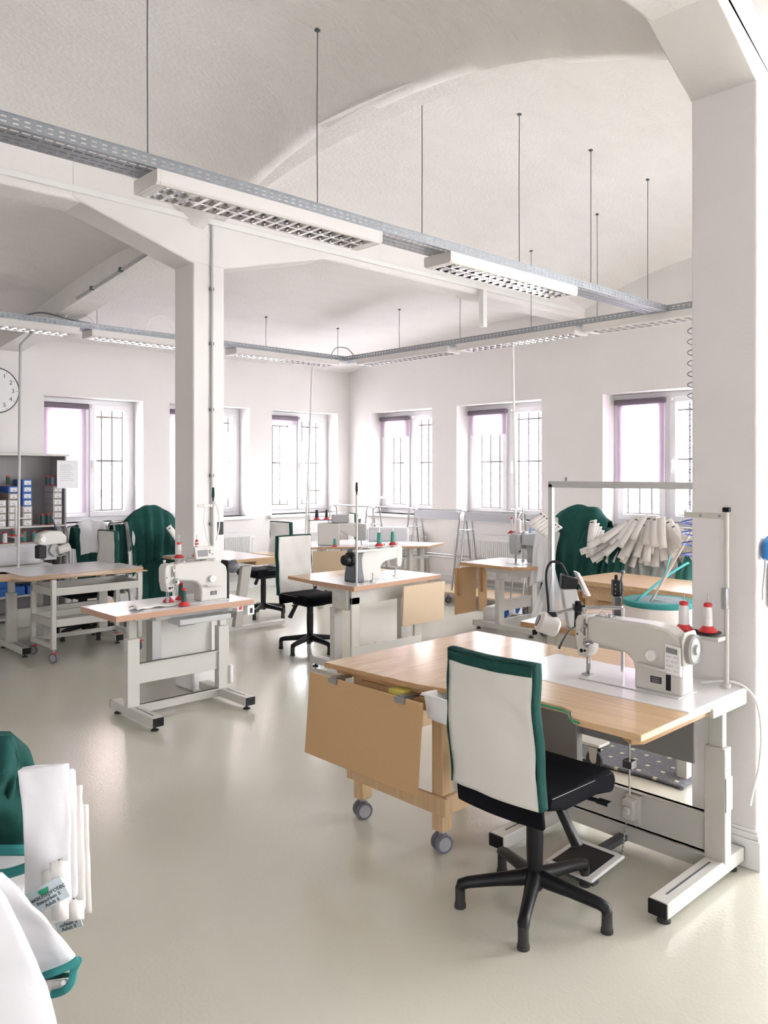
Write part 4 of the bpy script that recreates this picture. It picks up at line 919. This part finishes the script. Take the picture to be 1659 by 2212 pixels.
# ================================================================ hanging gowns
def drape(name, label, cat, c, rz, w, lf, lb, top, spread, mt, seed=0, folds=5, amp=.03, group=None, th=.004, flare=0, trim=None, nv=34, nu=26, shear=0, dome=0):
    """cloth laid over a rail: local x along the rail, front falls to -y, back to +y"""
    rr = .03; rnd = random.Random(seed); ph = rnd.random()*6
    def fn(u, v):
        s_ = -lf + v*(lf+lb); d = max(0, abs(s_)-rr*1.5); sg = -1 if s_ < 0 else 1
        t_ = min(1, d/max(lf, lb))
        z = top - d*.985 if d > 0 else top - .004*(s_/rr)**2
        if d == 0: yy = s_
        else: yy = sg*(rr*1.5 + spread*(1-math.exp(-d*3)))
        x = (u-.5)*w*(1+flare*t_) + shear*d*sg
        f = amp*t_**.6*(.55*math.sin(u*folds*2*math.pi + ph + 2.5*noise.noise(Vector((u*3, s_*2, seed)))) + 1.3*noise.noise(Vector((u*folds*1.7, s_*1.2, seed+9))))
        n_ = noise.noise(Vector((u*4+seed, s_*4, seed*.7)))*amp*.7
        return Vector((x + n_*.5, yy + f + n_, z - dome*abs(2*u-1)**2.2 + .02*noise.noise(Vector((u*6, s_, seed+3)))))
    m = MB(); m.grid(fn, nu, nv); o = m.build(name, mt, None, solid=th, smooth=80); o.location = c; o.rotation_euler[2] = rz
    tag(o, label, cat, group)
    if trim:
        for v in (0.0,) if lb < .2 else (0.0, 1.0):
            m = MB(); m.tube([fn(i/nu, v) for i in range(nu+1)], .008, 6); m.build('hem_binding', trim, o)
    return o
def stack_strip(name, label, cat, p, d, n, L, w, th, mt, group, marks=True):
    """folded flat strip starting at p running along d, normal n"""
    d = Vector(d).normalized(); n = Vector(n).normalized(); sx = d.cross(n).normalized(); n = sx.cross(d)
    M_ = Matrix((sx, d, n)).transposed().to_4x4(); M_.translation = Vector(p)
    m = MB(); m.grid(lambda u,v: ((u-.5)*w, v*L, .012*math.sin(v*2.2)), 2, 8); o = m.build(name, mt, None, solid=th, bevel=0); o.matrix_world = M_
    tag(o, label, cat, group)
    if marks:
        m = MB(); m.box(-w*.1,w*.32,L*.10,L*.10+.010,th/2+.004,th/2+.012); m.build('black_mark', INK, o)
    return o
def rail_loc(Xr, Yr): return (Xr, Yr, 0)
NRM = R(-43.5+0)        # rails seen roughly side-on
# right heap 1 : tall green gowns
rail_rack('gown rail buried under dark green gowns, right of the grey machine', 4.35, 5.05, 7.25, 1.13, panel=False, group='rails buried under gowns')
rail_rack('gown rail buried under fanned white bundles, near the big column', 3.30, 4.15, 7.10, 1.10, panel=False, group='rails buried under gowns')
# rail runs along Y: rz=90 -> local x=+Y, front (-y) = +X ; rz=-90 -> local x=-Y, front(-y) = -X (towards camera)
RZ = R(-90)
drape('gown', 'broad dark green gown domed over the rail, left part of the right gown heap', 'gown', (7.22,4.66,0), RZ, .66, .95, .75, 1.37, .20, GREENF, 3, 6, .05, flare=.1, dome=.15)
drape('gown', 'long dark green gown in the middle of the right gown heap', 'gown', (7.12,4.40,0), RZ, .34, .98, .8, 1.18, .22, GREENF, 8, 4, .05, flare=.3, dome=.05)
drape('gown', 'white gown at the left end of the right gown heap', 'gown', (7.16,4.95,0), RZ, .26, .72, .5, 1.24, .22, WFAB, 5, 3, .035, flare=.1, dome=.06)
drape('gown', 'dark green gown hanging down beside the white bundles', 'gown', (7.05,4.16,0), RZ, .28, .95, .7, 1.14, .24, GREENF, 12, 3, .05, flare=.3)
drape('gown', 'grey sheer gown hanging below the white bundles', 'gown', (7.05,3.85,0), RZ, .50, .92, .6, 1.13, .12, GFAB, 15, 5, .05, flare=.15)
drape('gown', 'grey sheer gown with soft folds beside the green one near the column', 'gown', (7.05,3.55,0), RZ, .30, .92, .6, 1.12, .20, GFAB, 18, 4, .05, flare=.1)
drape('gown', 'teal sheer gown tied in a knot at the right end of the gown heap', 'gown', (7.0,3.30,0), RZ, .16, .92, .5, 1.10, .30, TEALT, 21, 3, .06, flare=2.0)
drape('gown', 'slim dark green gown between the grey sheer ones', 'gown', (6.98,4.05,0), RZ, .16, .88, .4, 1.05, .20, GREENF, 25, 2, .04, flare=.6)
drape('gown', 'white gown wrapped in film half hidden behind the big column', 'gown', (7.3,3.0,0), RZ, .22, .70, .5, 1.0, .12, WFAB, 26, 2, .04, flare=.6)
rnd = random.Random(5)
fan = 'white folded bundles fanned over the gown rail'
for i in range(57):
    u = (i % 19)/18; lvl = i//19; Y = 4.06 - u*.74 + rnd.uniform(-.012,.012); a = (u-.45)*2.7 + rnd.uniform(-.12,.12)
    L = .34 + .05*lvl - .10*rnd.random(); zt = 1.31 - .20*(2*u-.95)**2 - .055*lvl
    p = Vector((7.0 - .05*(2-lvl) - .012*(i % 4), Y, zt)); d = Vector((-.34-.06*(2-lvl), -math.sin(a), -max(.22, math.cos(a))))
    stack_strip('folded_bundle', 'white folded fabric bundle with black mark in the fan over the rail', 'fabric bundle', p, d, (-1,rnd.uniform(-.3,.3),.5), L, .070, .009, WPAP, fan, marks=(i % 2 == 0))
for i in range(7):
    Y = 4.98-.035*i
    stack_strip('folded_bundle', 'white folded bundle on the left shoulder of the dark green gowns', 'fabric bundle', (6.98, Y-.02, 1.28-.02*i), (-.5,.35,-.45), (-1,0,.6), .20, .06, .01, WPAP, 'white bundles on the left shoulder of the green gowns')
for i in range(5):
    stack_strip('folded_bundle', 'white bundle between the green gown and the fanned bundles', 'fabric bundle', (6.93, 4.34-.03*i, 1.24-.03*i), (-.45,-.2+.1*i,-.6), (-1,0,.6), .26, .07, .01, WPAP, 'white bundles between green gown and fan')
# left gown rails in front of the leftmost window
rail_rack('gown rail under pale gowns beside the storage shelf', 0, 0, 0, 1.12, panel=False, group='rails buried under gowns') if False else None
def rack_x(label, x0, x1, Y, ztop, group):
    t = rail_rack(label, -(x1-x0)/2, (x1-x0)/2, 0, ztop, panel=False, group=group); t.location = ((x0+x1)/2, Y, 0); t.rotation_euler[2] = R(90); return t
rack_x('gown rail carrying pale folded gowns, beside the grey shelf', 3.72, 4.40, 9.2, 1.10, 'gown rails at the left windows')
rack_x('gown rail carrying the green gowns left of the slim column', 4.02, 4.82, 8.65, 1.16, 'gown rails at the left windows')
drape('gown', 'pale grey gown over the rail right of the storage shelf', 'gown', (4.02,9.15,0), 0, .36, .42, .3, 1.16, .12, WFAB, 31, 3, .03, shear=.15, dome=.05)
drape('gown', 'dark green gown under the pale one, right of the storage shelf', 'gown', (4.0,9.15,0), 0, .44, .80, .3, 1.08, .10, GREENF, 33, 4, .04)
drape('gown', 'grey sheer gown behind the pale grey chair', 'gown', (4.26,9.12,0), 0, .22, .85, .4, 1.10, .12, GFAB, 35, 3, .04)
drape('gown', 'bulky green gown hanging left of the slim column', 'gown', (4.46,8.6,0), 0, .60, .66, .4, 1.33, .22, GREENF, 37, 5, .07, flare=-.1, shear=.12, dome=.16)
drape('gown', 'green gown reaching to the floor left of the slim column', 'gown', (4.45,8.6,0), 0, .42, 1.0, .4, 1.16, .14, GREENF, 39, 4, .05)
drape('gown', 'dark green gown hanging inside the metal hoop left of the bulky one', 'gown', (4.10,8.68,0), 0, .14, .5, .3, 1.12, .10, GREENF, 46, 2, .02)
drape('gown', 'white gown under the bulky green gown', 'gown', (4.22,8.58,0), 0, .12, .90, .4, 1.15, .14, WFAB, 41, 2, .03)
drape('gown', 'white gown next to the slim column, right of the green gown', 'gown', (4.76,8.55,0), 0, .16, .80, .4, 1.08, .16, WFAB, 43, 2, .03)
for i in range(5):
    stack_strip('folded_bundle', 'white folded bundle on the green gown left of the slim column', 'fabric bundle', (4.54+.035*i, 8.33, 1.10-.04*i), (.45,-.2,-.8), (0,-1,.4), .24, .07, .01, WPAP, 'white bundles at the left gown rails')
for i in range(4):
    stack_strip('folded_bundle', 'white folded bundle on the pale gown right of the shelf', 'fabric bundle', (4.16+.03*i, 8.98, 1.10-.02*i), (.1,-.3,-.8), (0,-1,.4), .26, .10, .01, WPAP, 'white bundles on the pale gown')
# ================================================================ workbench I and press table J
I_ = thing('workbench', 'heavy plain wooden workbench in front of the white bundles, behind the big roll', 'table', (5.85, 2.95, 0), R(-4))
slab(I_, 'tabletop', rect(-.33,.33,-.95,.78), .815, .85, BEECH, BEECH)
m = MB(); m.box(-.27,-.245,-.88,.66,.70,.814); m.box(.245,.27,-.88,.66,.70,.814); m.box(-.245,.245,.63,.66,.70,.814); m.build('apron', BEECH, I_, bevel=.002)
for (x, y) in ((-.22,.60),(.22,.60),(-.22,-.8),(.22,-.8)):
    m = MB(); m.box(x-.04,x+.04,y-.04,y+.04,0,.699); m.build('leg', PINE, I_, bevel=.003)
m = MB(); m.box(-.20,.20,.30,.56,.0,.68); m.build('side_panel', BEECH, I_, bevel=.002)
m = MB(); m.prism([(.68,.70),(.70,.83),(.86,.83),(.88,.70)], -.1, .1, 'X') if False else m.box(-.30,-.10,.70,.80,.50,.74); m.build('end_board', MDF, I_)
J = thing('press_table', 'low wooden table with white top behind the sewing machine, carrying a fastener press', 'table', (4.58, 2.62, 0), 0)
slab(J, 'tabletop', [(-.36,.56),(-.33,-.62),(.42,-.62),(.44,.62)], .715, .75, mat('press_table_top', (.60,.45,.36), .25, var=.05, vscale=5), BEECHD)
for (x, y) in ((-.28,.36),(-.28,-.5),(.28,-.5),(.28,.36)):
    m = MB(); m.box(x-.03,x+.03,y-.03,y+.03,.0,.714); m.build('leg', CREAM, J, bevel=.003)
for bb in ((-.25,.25,-.515,-.485,.08,.13),(-.25,.25,.345,.375,.08,.13),(-.30,-.26,-.47,.33,.60,.70)):
    m = MB(); m.box(*bb); m.build('stretcher', CREAM, J)
cp = thing('carpet_mat', 'dark grey carpet mat with pale dots on the floor under the low tables', 'carpet', (4.62, 2.55, 0), R(0))
m = MB(); m.grid(lambda u,v: ((u-.5)*.95+.012*math.sin(v*9), (v-.5)*1.0+.012*math.sin(u*11), .012+.003*math.sin(u*7+v*5)), 44, 44)
m.bm.faces.ensure_lookup_table()
for k, f in enumerate(m.bm.faces):
    a_, b_ = k//44, k % 44
    if b_ % 5 == 2 and (a_ + (2 if (b_//5) % 2 else 0)) % 5 == 2: f.material_index = 1
m.build('carpet', [SLATE, DOTS], cp, solid=.012)
dl = thing('castor_dolly', 'small dolly with two black and chrome castors under the low table', 'dolly', (4.10, 2.62, 0), R(0))
for y in (.16,-.06):
    m = MB(); m.cyl((-.014,y,.052),(.014,y,.052),.052,seg=24); w_ = m.build('wheel', RUBBER, dl, bevel=.006)
    m = MB(); m.cyl((-.017,y,.052),(.017,y,.052),.022,seg=16); m.prism([(y-.022,.05),(y+.022,.05),(y+.03,.13),(y-.03,.13)], -.020, -.017, 'X'); m.prism([(y-.022,.05),(y+.022,.05),(y+.03,.13),(y-.03,.13)], .017, .020, 'X'); m.box(-.02,.02,y-.03,y+.03,.125,.14); m.build('fork', CHROME, dl)
m = MB(); m.box(-.05,.06,-.12,.22,.14,.155); m.build('dolly_plate', CREAM, dl)
# press
pr = thing('fastener_press', 'black and steel snap fastener hand press on the low table', 'press', (4.68, 2.76, .75), R(-45)); pr.scale = (.82,.82,.80)
m = MB(); m.prism([(-.07,0),(.07,0),(.05,.03),(.03,.06),(.03,.20),(-.03,.20),(-.03,.06),(-.05,.03)], -.03, .03, 'Y'); m.build('frame', mat('dark_steel', (.25,.25,.26), .3, 1), pr, bevel=.006)
m = MB(); m.box(-.035,.02,-.035,.035,.20,.33); m.cyl((-.005,0,.33),(-.005,0,.37),.013); m.build('ram_housing', BLACK, pr, bevel=.006)
for z in (.225,.26,.295):
    m = MB(); m.cyl((-.02,-.038,z),(-.02,-.034,z),.005); m.build('bolt', STEEL, pr)
m = MB(); m.tube([(.03,0,.17),(.045,0,.25),(.035,0,.33),(.045,0,.38)], [.01,.012,.010,.006], 8); m.lathe([(.008,0),(.018,.01),(.014,.03),(.004,.035)], (.045,0,.375)); m.build('handle', DKGREY, pr)
m = MB(); m.cyl((.10,.05,.0),(.10,.05,.16),.022); m.build('air_cylinder', BLUE, pr, bevel=.006)
for k, (dx, dy, h_) in enumerate(((-.19,.10,.055),(-.14,.0,.06))):
    q = Vector((4.66,2.62,.75)) + Vector((dx-.02, dy+.06, 0))
    m = MB(); m.lathe([(.019,0),(.020,.003),(.020,h_-.01),(.016,h_),(.006,h_+.001),(.005,h_+.02)], seg=18); o = m.build('die_holder', STEEL, loc=q)
    tag(o, ('steel die cylinder on the low table, left of the pair', 'steel die cylinder on the low table, right of the pair')[k], 'tool')
# big roll of strap
rl = thing('strap_roll', 'big round roll of white strap with teal edges lying on the low table', 'roll', V(1424,1354,5.02), 0)
rl.location.z = .752; rl.scale = (1.26,1.26,1.05)
zr = rl.location.z
m = MB(); m.lathe([(.150,.004),(.168,.01),(.170,.10),(.168,.152),(.10,.153),(.095,.12)], seg=48); m.build('roll_body', WPAP, rl)
m = MB(); m.lathe([(.1712,.128),(.173,.133),(.173,.150),(.168,.158),(.160,.158)], seg=48); m.lathe([(.1712,.01),(.174,.012),(.174,.026),(.1712,.028)], seg=48); m.build('teal_edge', TEAL, rl)
m = MB(); m.lathe([(.155,.154),(.12,.159),(.04,.159)], seg=40); m.build('roll_core', mat('core_slate', (.13,.17,.20), .6), rl)
m = MB(); m.lathe([(.19,0),(.19,.003),(.05,.0035)], seg=40); m.build('turntable', FILM, rl)
q = rl.location
def strap(label, pts, w, mt):
    m = MB(); pts = smoothpts(pts, 4); pr_ = None
    for p in pts:
        row = [m.bm.verts.new(p+Vector((0,0,-w/2))+Vector((.35,-.35,0))*w), m.bm.verts.new(p+Vector((0,0,w/2))-Vector((.35,-.35,0))*w)]
        if pr_: m.bm.faces.new([pr_[0],pr_[1],row[1],row[0]])
        pr_ = row
    return tag(m.build('strap', mt, solid=.002, smooth=80), label, 'strap')
strap('teal strap running from the roll up to the tied gown', [V(1372,1300,4.95),V(1440,1245,5.2),V(1475,1222,5.5),V(1488,1215,5.8)], .012, TEAL)
strap('second teal strap rising steeply from the middle of the roll', [V(1408,1299,5.0),V(1422,1270,5.1),V(1437,1238,5.3),V(1448,1200,5.6)], .008, TEAL)
strap('white strap strands lying over the top of the roll', [V(1412,1296,5.0),V(1455,1304,4.92),V(1490,1314,4.85)], .018, TRIM)
# grey gooseneck inspection lamp with black head, and round cream desk lamp
gl = thing('work_lamp', 'grey work lamp with black head and black gooseneck on the low table', 'lamp', (4.30,2.82,.75), R(-43.5))
m = MB(); m.prism([(-.05,0),(.03,0),(.045,.05),(.00,.24),(-.09,.24)], -.035, .035, 'Y'); m.build('lamp_body', GREYP, gl, bevel=.01)
m = MB(); m.prism([(-.095,.24),(.005,.24),(.01,.30),(-.09,.33)], -.038, .038, 'Y'); m.build('lamp_head', BLACK, gl, bevel=.008)
m = MB(); m.prism([(-.005,.345),(.015,.34),(.085,.20),(.065,.195)], -.045, .045, 'Y'); m.build('lens_panel', PAPER, gl, bevel=.003)
m = MB(); m.tube(smoothpts([(-.05,0,.32),(-.09,0,.39),(-.15,0,.40),(-.18,0,.33),(-.17,0,.18),(-.16,0,.04)]), .008, 8); m.build('gooseneck', BLACK, gl)
dlm = thing('desk_lamp', 'round cream swivel lamp on a steel arm reaching left over the sewing machine', 'lamp', (0,0,0), 0)
a1, a2, a3 = V(1250,1312,3.85), V(1195,1326,3.95), V(1345,1313,3.7)
m = MB(); m.tube([a3, a1, a2], .009, 10); m.build('arm', CHROME, dlm)
m = MB(); m.cyl(a1+Vector((0,0,.03)), V(1248,1355,3.85), .018); m.rbox(a1, (.06,.05,.03), (0,0,R(45))); m.build('joint', BLACK, dlm, bevel=.004)
c0 = V(1162,1340,3.95); c1 = V(1205,1358,3.95)
m = MB(); m.tube([c0, c0+(c1-c0)*.12, c1-(c1-c0)*.1, c1], [.040,.052,.046,.036], 24); m.build('lamp_shade', MACH, dlm)
m = MB(); m.cyl(c0-(c1-c0)*.04, c0+(c1-c0)*.02, .030); m.build('lens', DKGREY, dlm)
m = MB(); m.tube([a2, (c0+c1)/2+Vector((0,0,.03))], .012, 8); m.cyl(a2+Vector((0,0,-.012)), a2+Vector((0,0,.012)), .022); m.build('swivel', BLACK, dlm)
m = MB(); m.tube([V(1345,1313,3.7), V(1345,1345,3.72), Vector((V(1345,1345,3.72).x, V(1345,1345,3.72).y, .79))], .008); m.build('post', CHROME, dlm)
cable('black_cable', 'black cable looping down from the grey work lamp behind the sewing machine', [V(1245,1352,4.3),V(1228,1365,4.2),V(1215,1385,4.1),V(1208,1400,4.05)], .006, BLACK)
fb = MB(); 
def fbf(u, v):
    w_ = .02+.10*v; p = V(1192, 1225+115*v, 5.12); r_ = (u-.5)*2*w_
    return p + Vector((SA, -CA, 0))*(r_ - .02*v) + Vector((CA, SA, 0))*(.012*math.sin(u*14+v*3))
fb.grid(fbf, 16, 14); fbo = fb.build('plastic_bag', FILM, None, smooth=80); tag(fbo, 'crumpled clear plastic bag hanging on the grey frame behind the lamp', 'bag')
# gantry frame
gf = thing('light_frame', 'slim grey metal frame with horizontal top bar crossing before the rightmost window', 'frame', (0,0,0), 0)
ga, gb = V(1191,1046,5.15), V(1191+0,1046,5.15)
m = MB(); m.box(-.014,.014,-.014,.014,0,ga.z); m.build('upright', GREYP, gf, loc=(ga.x, ga.y, 0))
b2 = Vector((ga.x-.05, ga.y-1.75, ga.z))
m = MB(); m.box(-.014,.014,-1.75,0.016,-.02,.02); m.build('top_bar', GREYP, gf, loc=(ga.x, ga.y, ga.z), bevel=.003)
m = MB(); m.box(-.014,.014,-.014,.014,0,ga.z-.02); m.build('upright', GREYP, gf, loc=(ga.x, ga.y-1.73, 0))
m = MB(); m.cyl((ga.x,ga.y-.11,ga.z+.02),(ga.x,ga.y-.11,ga.z+.045),.006); m.build('bar_hook', DKGREY, gf)
# coiled cords
def coil(label, x, y, z0, z1, r, n, wire, mt):
    m = MB(); N = n*14; m.tube([(x+r*math.cos(i*2*math.pi/14), y+r*math.sin(i*2*math.pi/14), z0+(z1-z0)*i/N) for i in range(N+1)], wire, 5); return tag(m.build('coiled_cord', mt), label, 'cord')
pc = V(1500,700,7.6)
coil('dark coiled cord hanging from the right wall tray beside the big column', pc.x, pc.y, V(1500,1095,7.6).z, 3.10, .062, 17, .004, mat('navy_cord', (.02,.02,.07), .4))
pc = V(1492,1150,4.4)
coil('blue coiled air hose beside the big column above the workbench', pc.x, pc.y, V(0,1205,4.4).z, V(0,1112,4.4).z, .045, 4, .004, mat('blue_hose', (.05,.12,.55), .35))
m = MB(); a = V(1480,1108,4.4); m.cyl(a, a+Vector((.12*SA,-.12*CA,0)), .02); tag(m.build('hose_reel_bar', TRIM), 'white round bar end sticking out behind the big column above the blue hose', 'bar')
# blue tool hanging on the big column side
bt_ = thing('hanging_tool', 'blue handled air gun hanging on the right edge of the big column', 'tool', (3.63, 1.42, 1.33), 0)
m = MB(); m.prism([(-.05,.0),(-.04,.07),(.0,.10),(.05,.09),(.09,.02),(.08,-.01),(.03,.03),(-.02,-.01)], -.03, .0, 'Y'); m.build('handle', BLUEP, bt_, bevel=.01)
m = MB(); m.tube([(-.04,-.015,.02),(-.055,-.02,-.04),(-.075,-.02,-.12),(-.078,-.02,-.17)], .004, 6); m.build('nozzle', STEEL, bt_)
m = MB(); m.box(.04,.12,-.05,.0,-.22,-.02); m.build('grey_holder', GREYP, bt_, bevel=.004)
m = MB(); m.box(.09,.13,-.035,-.001,.30,.325); m.box(.10,.106,-.03,-.02,.27,.30); m.build('wall_hook', BLUE, bt_)
# ================================================================ foreground garment trolley at the left edge
fr = thing('garment_rail', 'near garment rail hidden under gowns at the lower left corner', 'garment rail', (.26, 1.50, 0), R(0), None)
m = MB(); m.tube([(-.5,0,1.16),(.08,0,1.16)], .014); m.build('top_rail', STEEL, fr)
for x in (-.5,.07):
    m = MB(); m.tube([(x,-.25,.02),(x,-.03,1.10),(x,0,1.16),(x,.03,1.10),(x,.25,.02)], .011); m.build('end_hoop', STEEL, fr)
def blob(name, pts, D0, mt, label=None, cat=None, group=None, parent=None, th=.012, bulge=.03, ncol=14, nrow=22, tilt=0, seed=1, crease=.012):
    """cloth sheet with a scalloped outline; left/right borders given per row as (py, pxl, pxr, depth offset)"""
    def fn(u, v):
        f = v*(len(pts)-1); i = min(int(f), len(pts)-2); t = f-i
        a = [pts[i][k]*(1-t)+pts[i+1][k]*t for k in range(4)]
        x = a[1]+(a[2]-a[1])*u; d = D0 + a[3] - bulge*math.sin(math.pi*u) + tilt*(u-.5) + crease*noise.noise(Vector((u*3+seed, v*4, seed))) + crease*.6*math.sin(u*9+v*5+seed)*.5
        return V(x, a[0]+ (pts[0][4] if len(pts[0]) > 4 else 0)*(u-.5), d)
    m = MB(); m.grid(fn, ncol, nrow); o = m.build(name, mt, parent, solid=th, smooth=80)
    if label: tag(o, label, cat, group)
    return o, fn
# green gown at the back
o, f = blob('gown', [(1585,-200,20,.12),(1620,-200,60,.06),(1680,-200,82,.02),(1730,-200,66,0),(1790,-200,76,0),(1832,-200,80,0)], 1.75, GREENF, 'dark green gown with teal hem at the left edge, nearest the camera', 'gown', seed=4, crease=.05, bulge=.08)
m = MB(); m.tube([f(i/14,1)+Vector((-.006,-.008,0)) for i in range(15)], .011, 6); m.tube(smoothpts([V(80,1832,1.72),V(76,1862,1.70),V(40,1880,1.68),V(-10,1890,1.68),V(-120,1892,1.7)]), .010, 6); m.build('teal_hem', TEAL, o)
blob('gown_sleeve', [(1590,-60,24,0),(1640,-20,40,-.02),(1700,-60,30,.0),(1760,-120,14,.02)], 1.70, GREENF, 'dark green sleeve lying over the nearest green gown', 'gown', seed=9, crease=.04)
blob('gown', [(1835,-150,74,0),(1880,-150,70,0),(1930,-150,60,.0),(1990,-150,50,0)], 1.76, WFAB, 'white gown lining visible below the teal hem at the left edge', 'gown', seed=2)
# stack of white folded gowns (flat bundles side by side)
gs = 'white folded bundles in the near stack'
for i, (x0, x1, y0, y1, sl) in enumerate([(60,188,1745,1975,0),(56,176,1705,1968,0),(50,160,1668,1940,0),(44,146,1655,1990,0)]):
    blob('folded_bundle', [(y0,x0,x1,0,-12),(y0+60,x0+8,x1+4,0),((y0+y1)/2,x0+14,x1+6,0),(y1,x0+18,x1+10-2*i,0)], 1.66-.02*i, WPAP if i < 2 else WFAB, ['tallest white folded bundle at the right of the near stack','second white folded bundle from the right in the near stack','white folded bundle with square corner in the near stack','frontmost white folded bundle on top of the near stack'][i], 'fabric bundle', seed=20+i, th=.016, bulge=.012, crease=.006)
for i, (x0, x1, y0, y1) in enumerate([(118,138,1860,1985),(100,120,1880,1990),(150,170,1945,1985)]):
    blob('folded_bundle', [(y0,x0,x1,0),(y1,x0+4,x1+2,0)], 1.57+.01*i, WPAP, ['narrow rolled white bundle below the near stack, middle','narrow rolled white bundle below the near stack, left','short rolled white bundle end below the near stack, right'][i], 'fabric bundle', seed=30+i, th=.02, bulge=.012, crease=.002, ncol=6, nrow=6)
# swing labels
def lab(label, corners, D, lines, green):
    cs = [V(px_, py_, D) for px_, py_ in corners]   # tl, tr, br, bl
    ctr = sum(cs, Vector())/4; xd = (cs[1]-cs[0]); W = xd.length; xd.normalize(); yd = (cs[0]-cs[3]); Hh = yd.length; yd = (yd - xd*yd.dot(xd)).normalized(); n_ = xd.cross(yd)
    M_ = Matrix((xd, yd, n_)).transposed().to_4x4(); M_.translation = ctr
    m = MB(); m.box(-W/2,W/2,-Hh/2,Hh/2,-.001,.001); o = m.build('gown_label', mat('pale_blue_label', (.55,.63,.66), .6)); o.matrix_world = M_; tag(o, label, 'label')
    for (s_, x, y, sz) in lines: text(s_, sz, o, INK, (x*W, y*Hh, .0013), (0,0,0))
    if green:
        m = MB(); m.prism([(math.cos(a)*.011, math.sin(a)*.011) for a in [math.pi+math.pi*k/12 for k in range(13)]], .0011, .0018, 'Z'); m.build('green_logo', GREENR, o, loc=(-.02*W, .36*Hh, 0))
lab('pale blue gown label with green half-round logo, upper one at the left edge', [(52,1938),(128,1897),(150,1925),(80,1978)], 1.53, [('owachsprotec', 0, .10, .014), ('Ihwachsen II', 0, -.14, .010), ('Adult II', .04, -.36, .010)], True)
lab('pale blue gown label below the white bundles, partly covered', [(118,1985),(172,1968),(176,2002),(124,2016)], 1.60, [('Prwad', .2, .28, .013), ('ochsen II', 0, -.05, .010), ('Adult II', -.02, -.34, .010)], False)
# big white gown in front and trimmed sleeve
o, f = blob('gown', [(1890,-150,2,.02),(1925,-150,40,0),(1975,-150,88,0),(2020,-150,128,0),(2072,-150,168,0),(2100,-60,132,.0)], 1.50, WFAB, 'white gown with teal bound cuff pointing right at the lower left', 'gown', seed=12, crease=.015)
m = MB(); m.tube(smoothpts([V(95,2108,1.46),V(130,2095,1.46),V(152,2085,1.455),V(169,2072,1.46)]), .007, 8); m.tube(smoothpts([V(169,2074,1.46),V(160,2095,1.47),V(154,2122,1.47),V(138,2140,1.47),V(112,2148,1.47)]), .007, 8); m.build('teal_cuff', TEAL, o)
blob('cuff_lining', [(2102,97,160,0),(2112,99,156,0),(2125,101,150,0),(2145,108,130,0)], 1.49, GREENF, None, parent=o, seed=3, th=.003, ncol=6, nrow=6, bulge=.0, crease=.001)
q_, f = blob('snap_tab', [(2116,99,148,0,-6),(2124,100,152,0),(2136,104,146,0),(2142,106,140,0)], 1.475, WPAP, None, parent=o, seed=3, th=.004, ncol=6, nrow=6, bulge=.0, crease=.0)
m = MB(); m.cyl(V(137,2123,1.468), V(137,2123,1.464), .0042, seg=14); m.build('snap_button', TRIM, o)
blob('gown', [(1880,-250,-40,.0),(1930,-250,8,.0),(2000,-250,44,0),(2060,-250,70,0),(2120,-250,98,0),(2212,-250,122,0),(2300,-250,140,0)], 1.42, WFAB, 'large plain white gown filling the lower left corner', 'gown', seed=6, crease=.012)
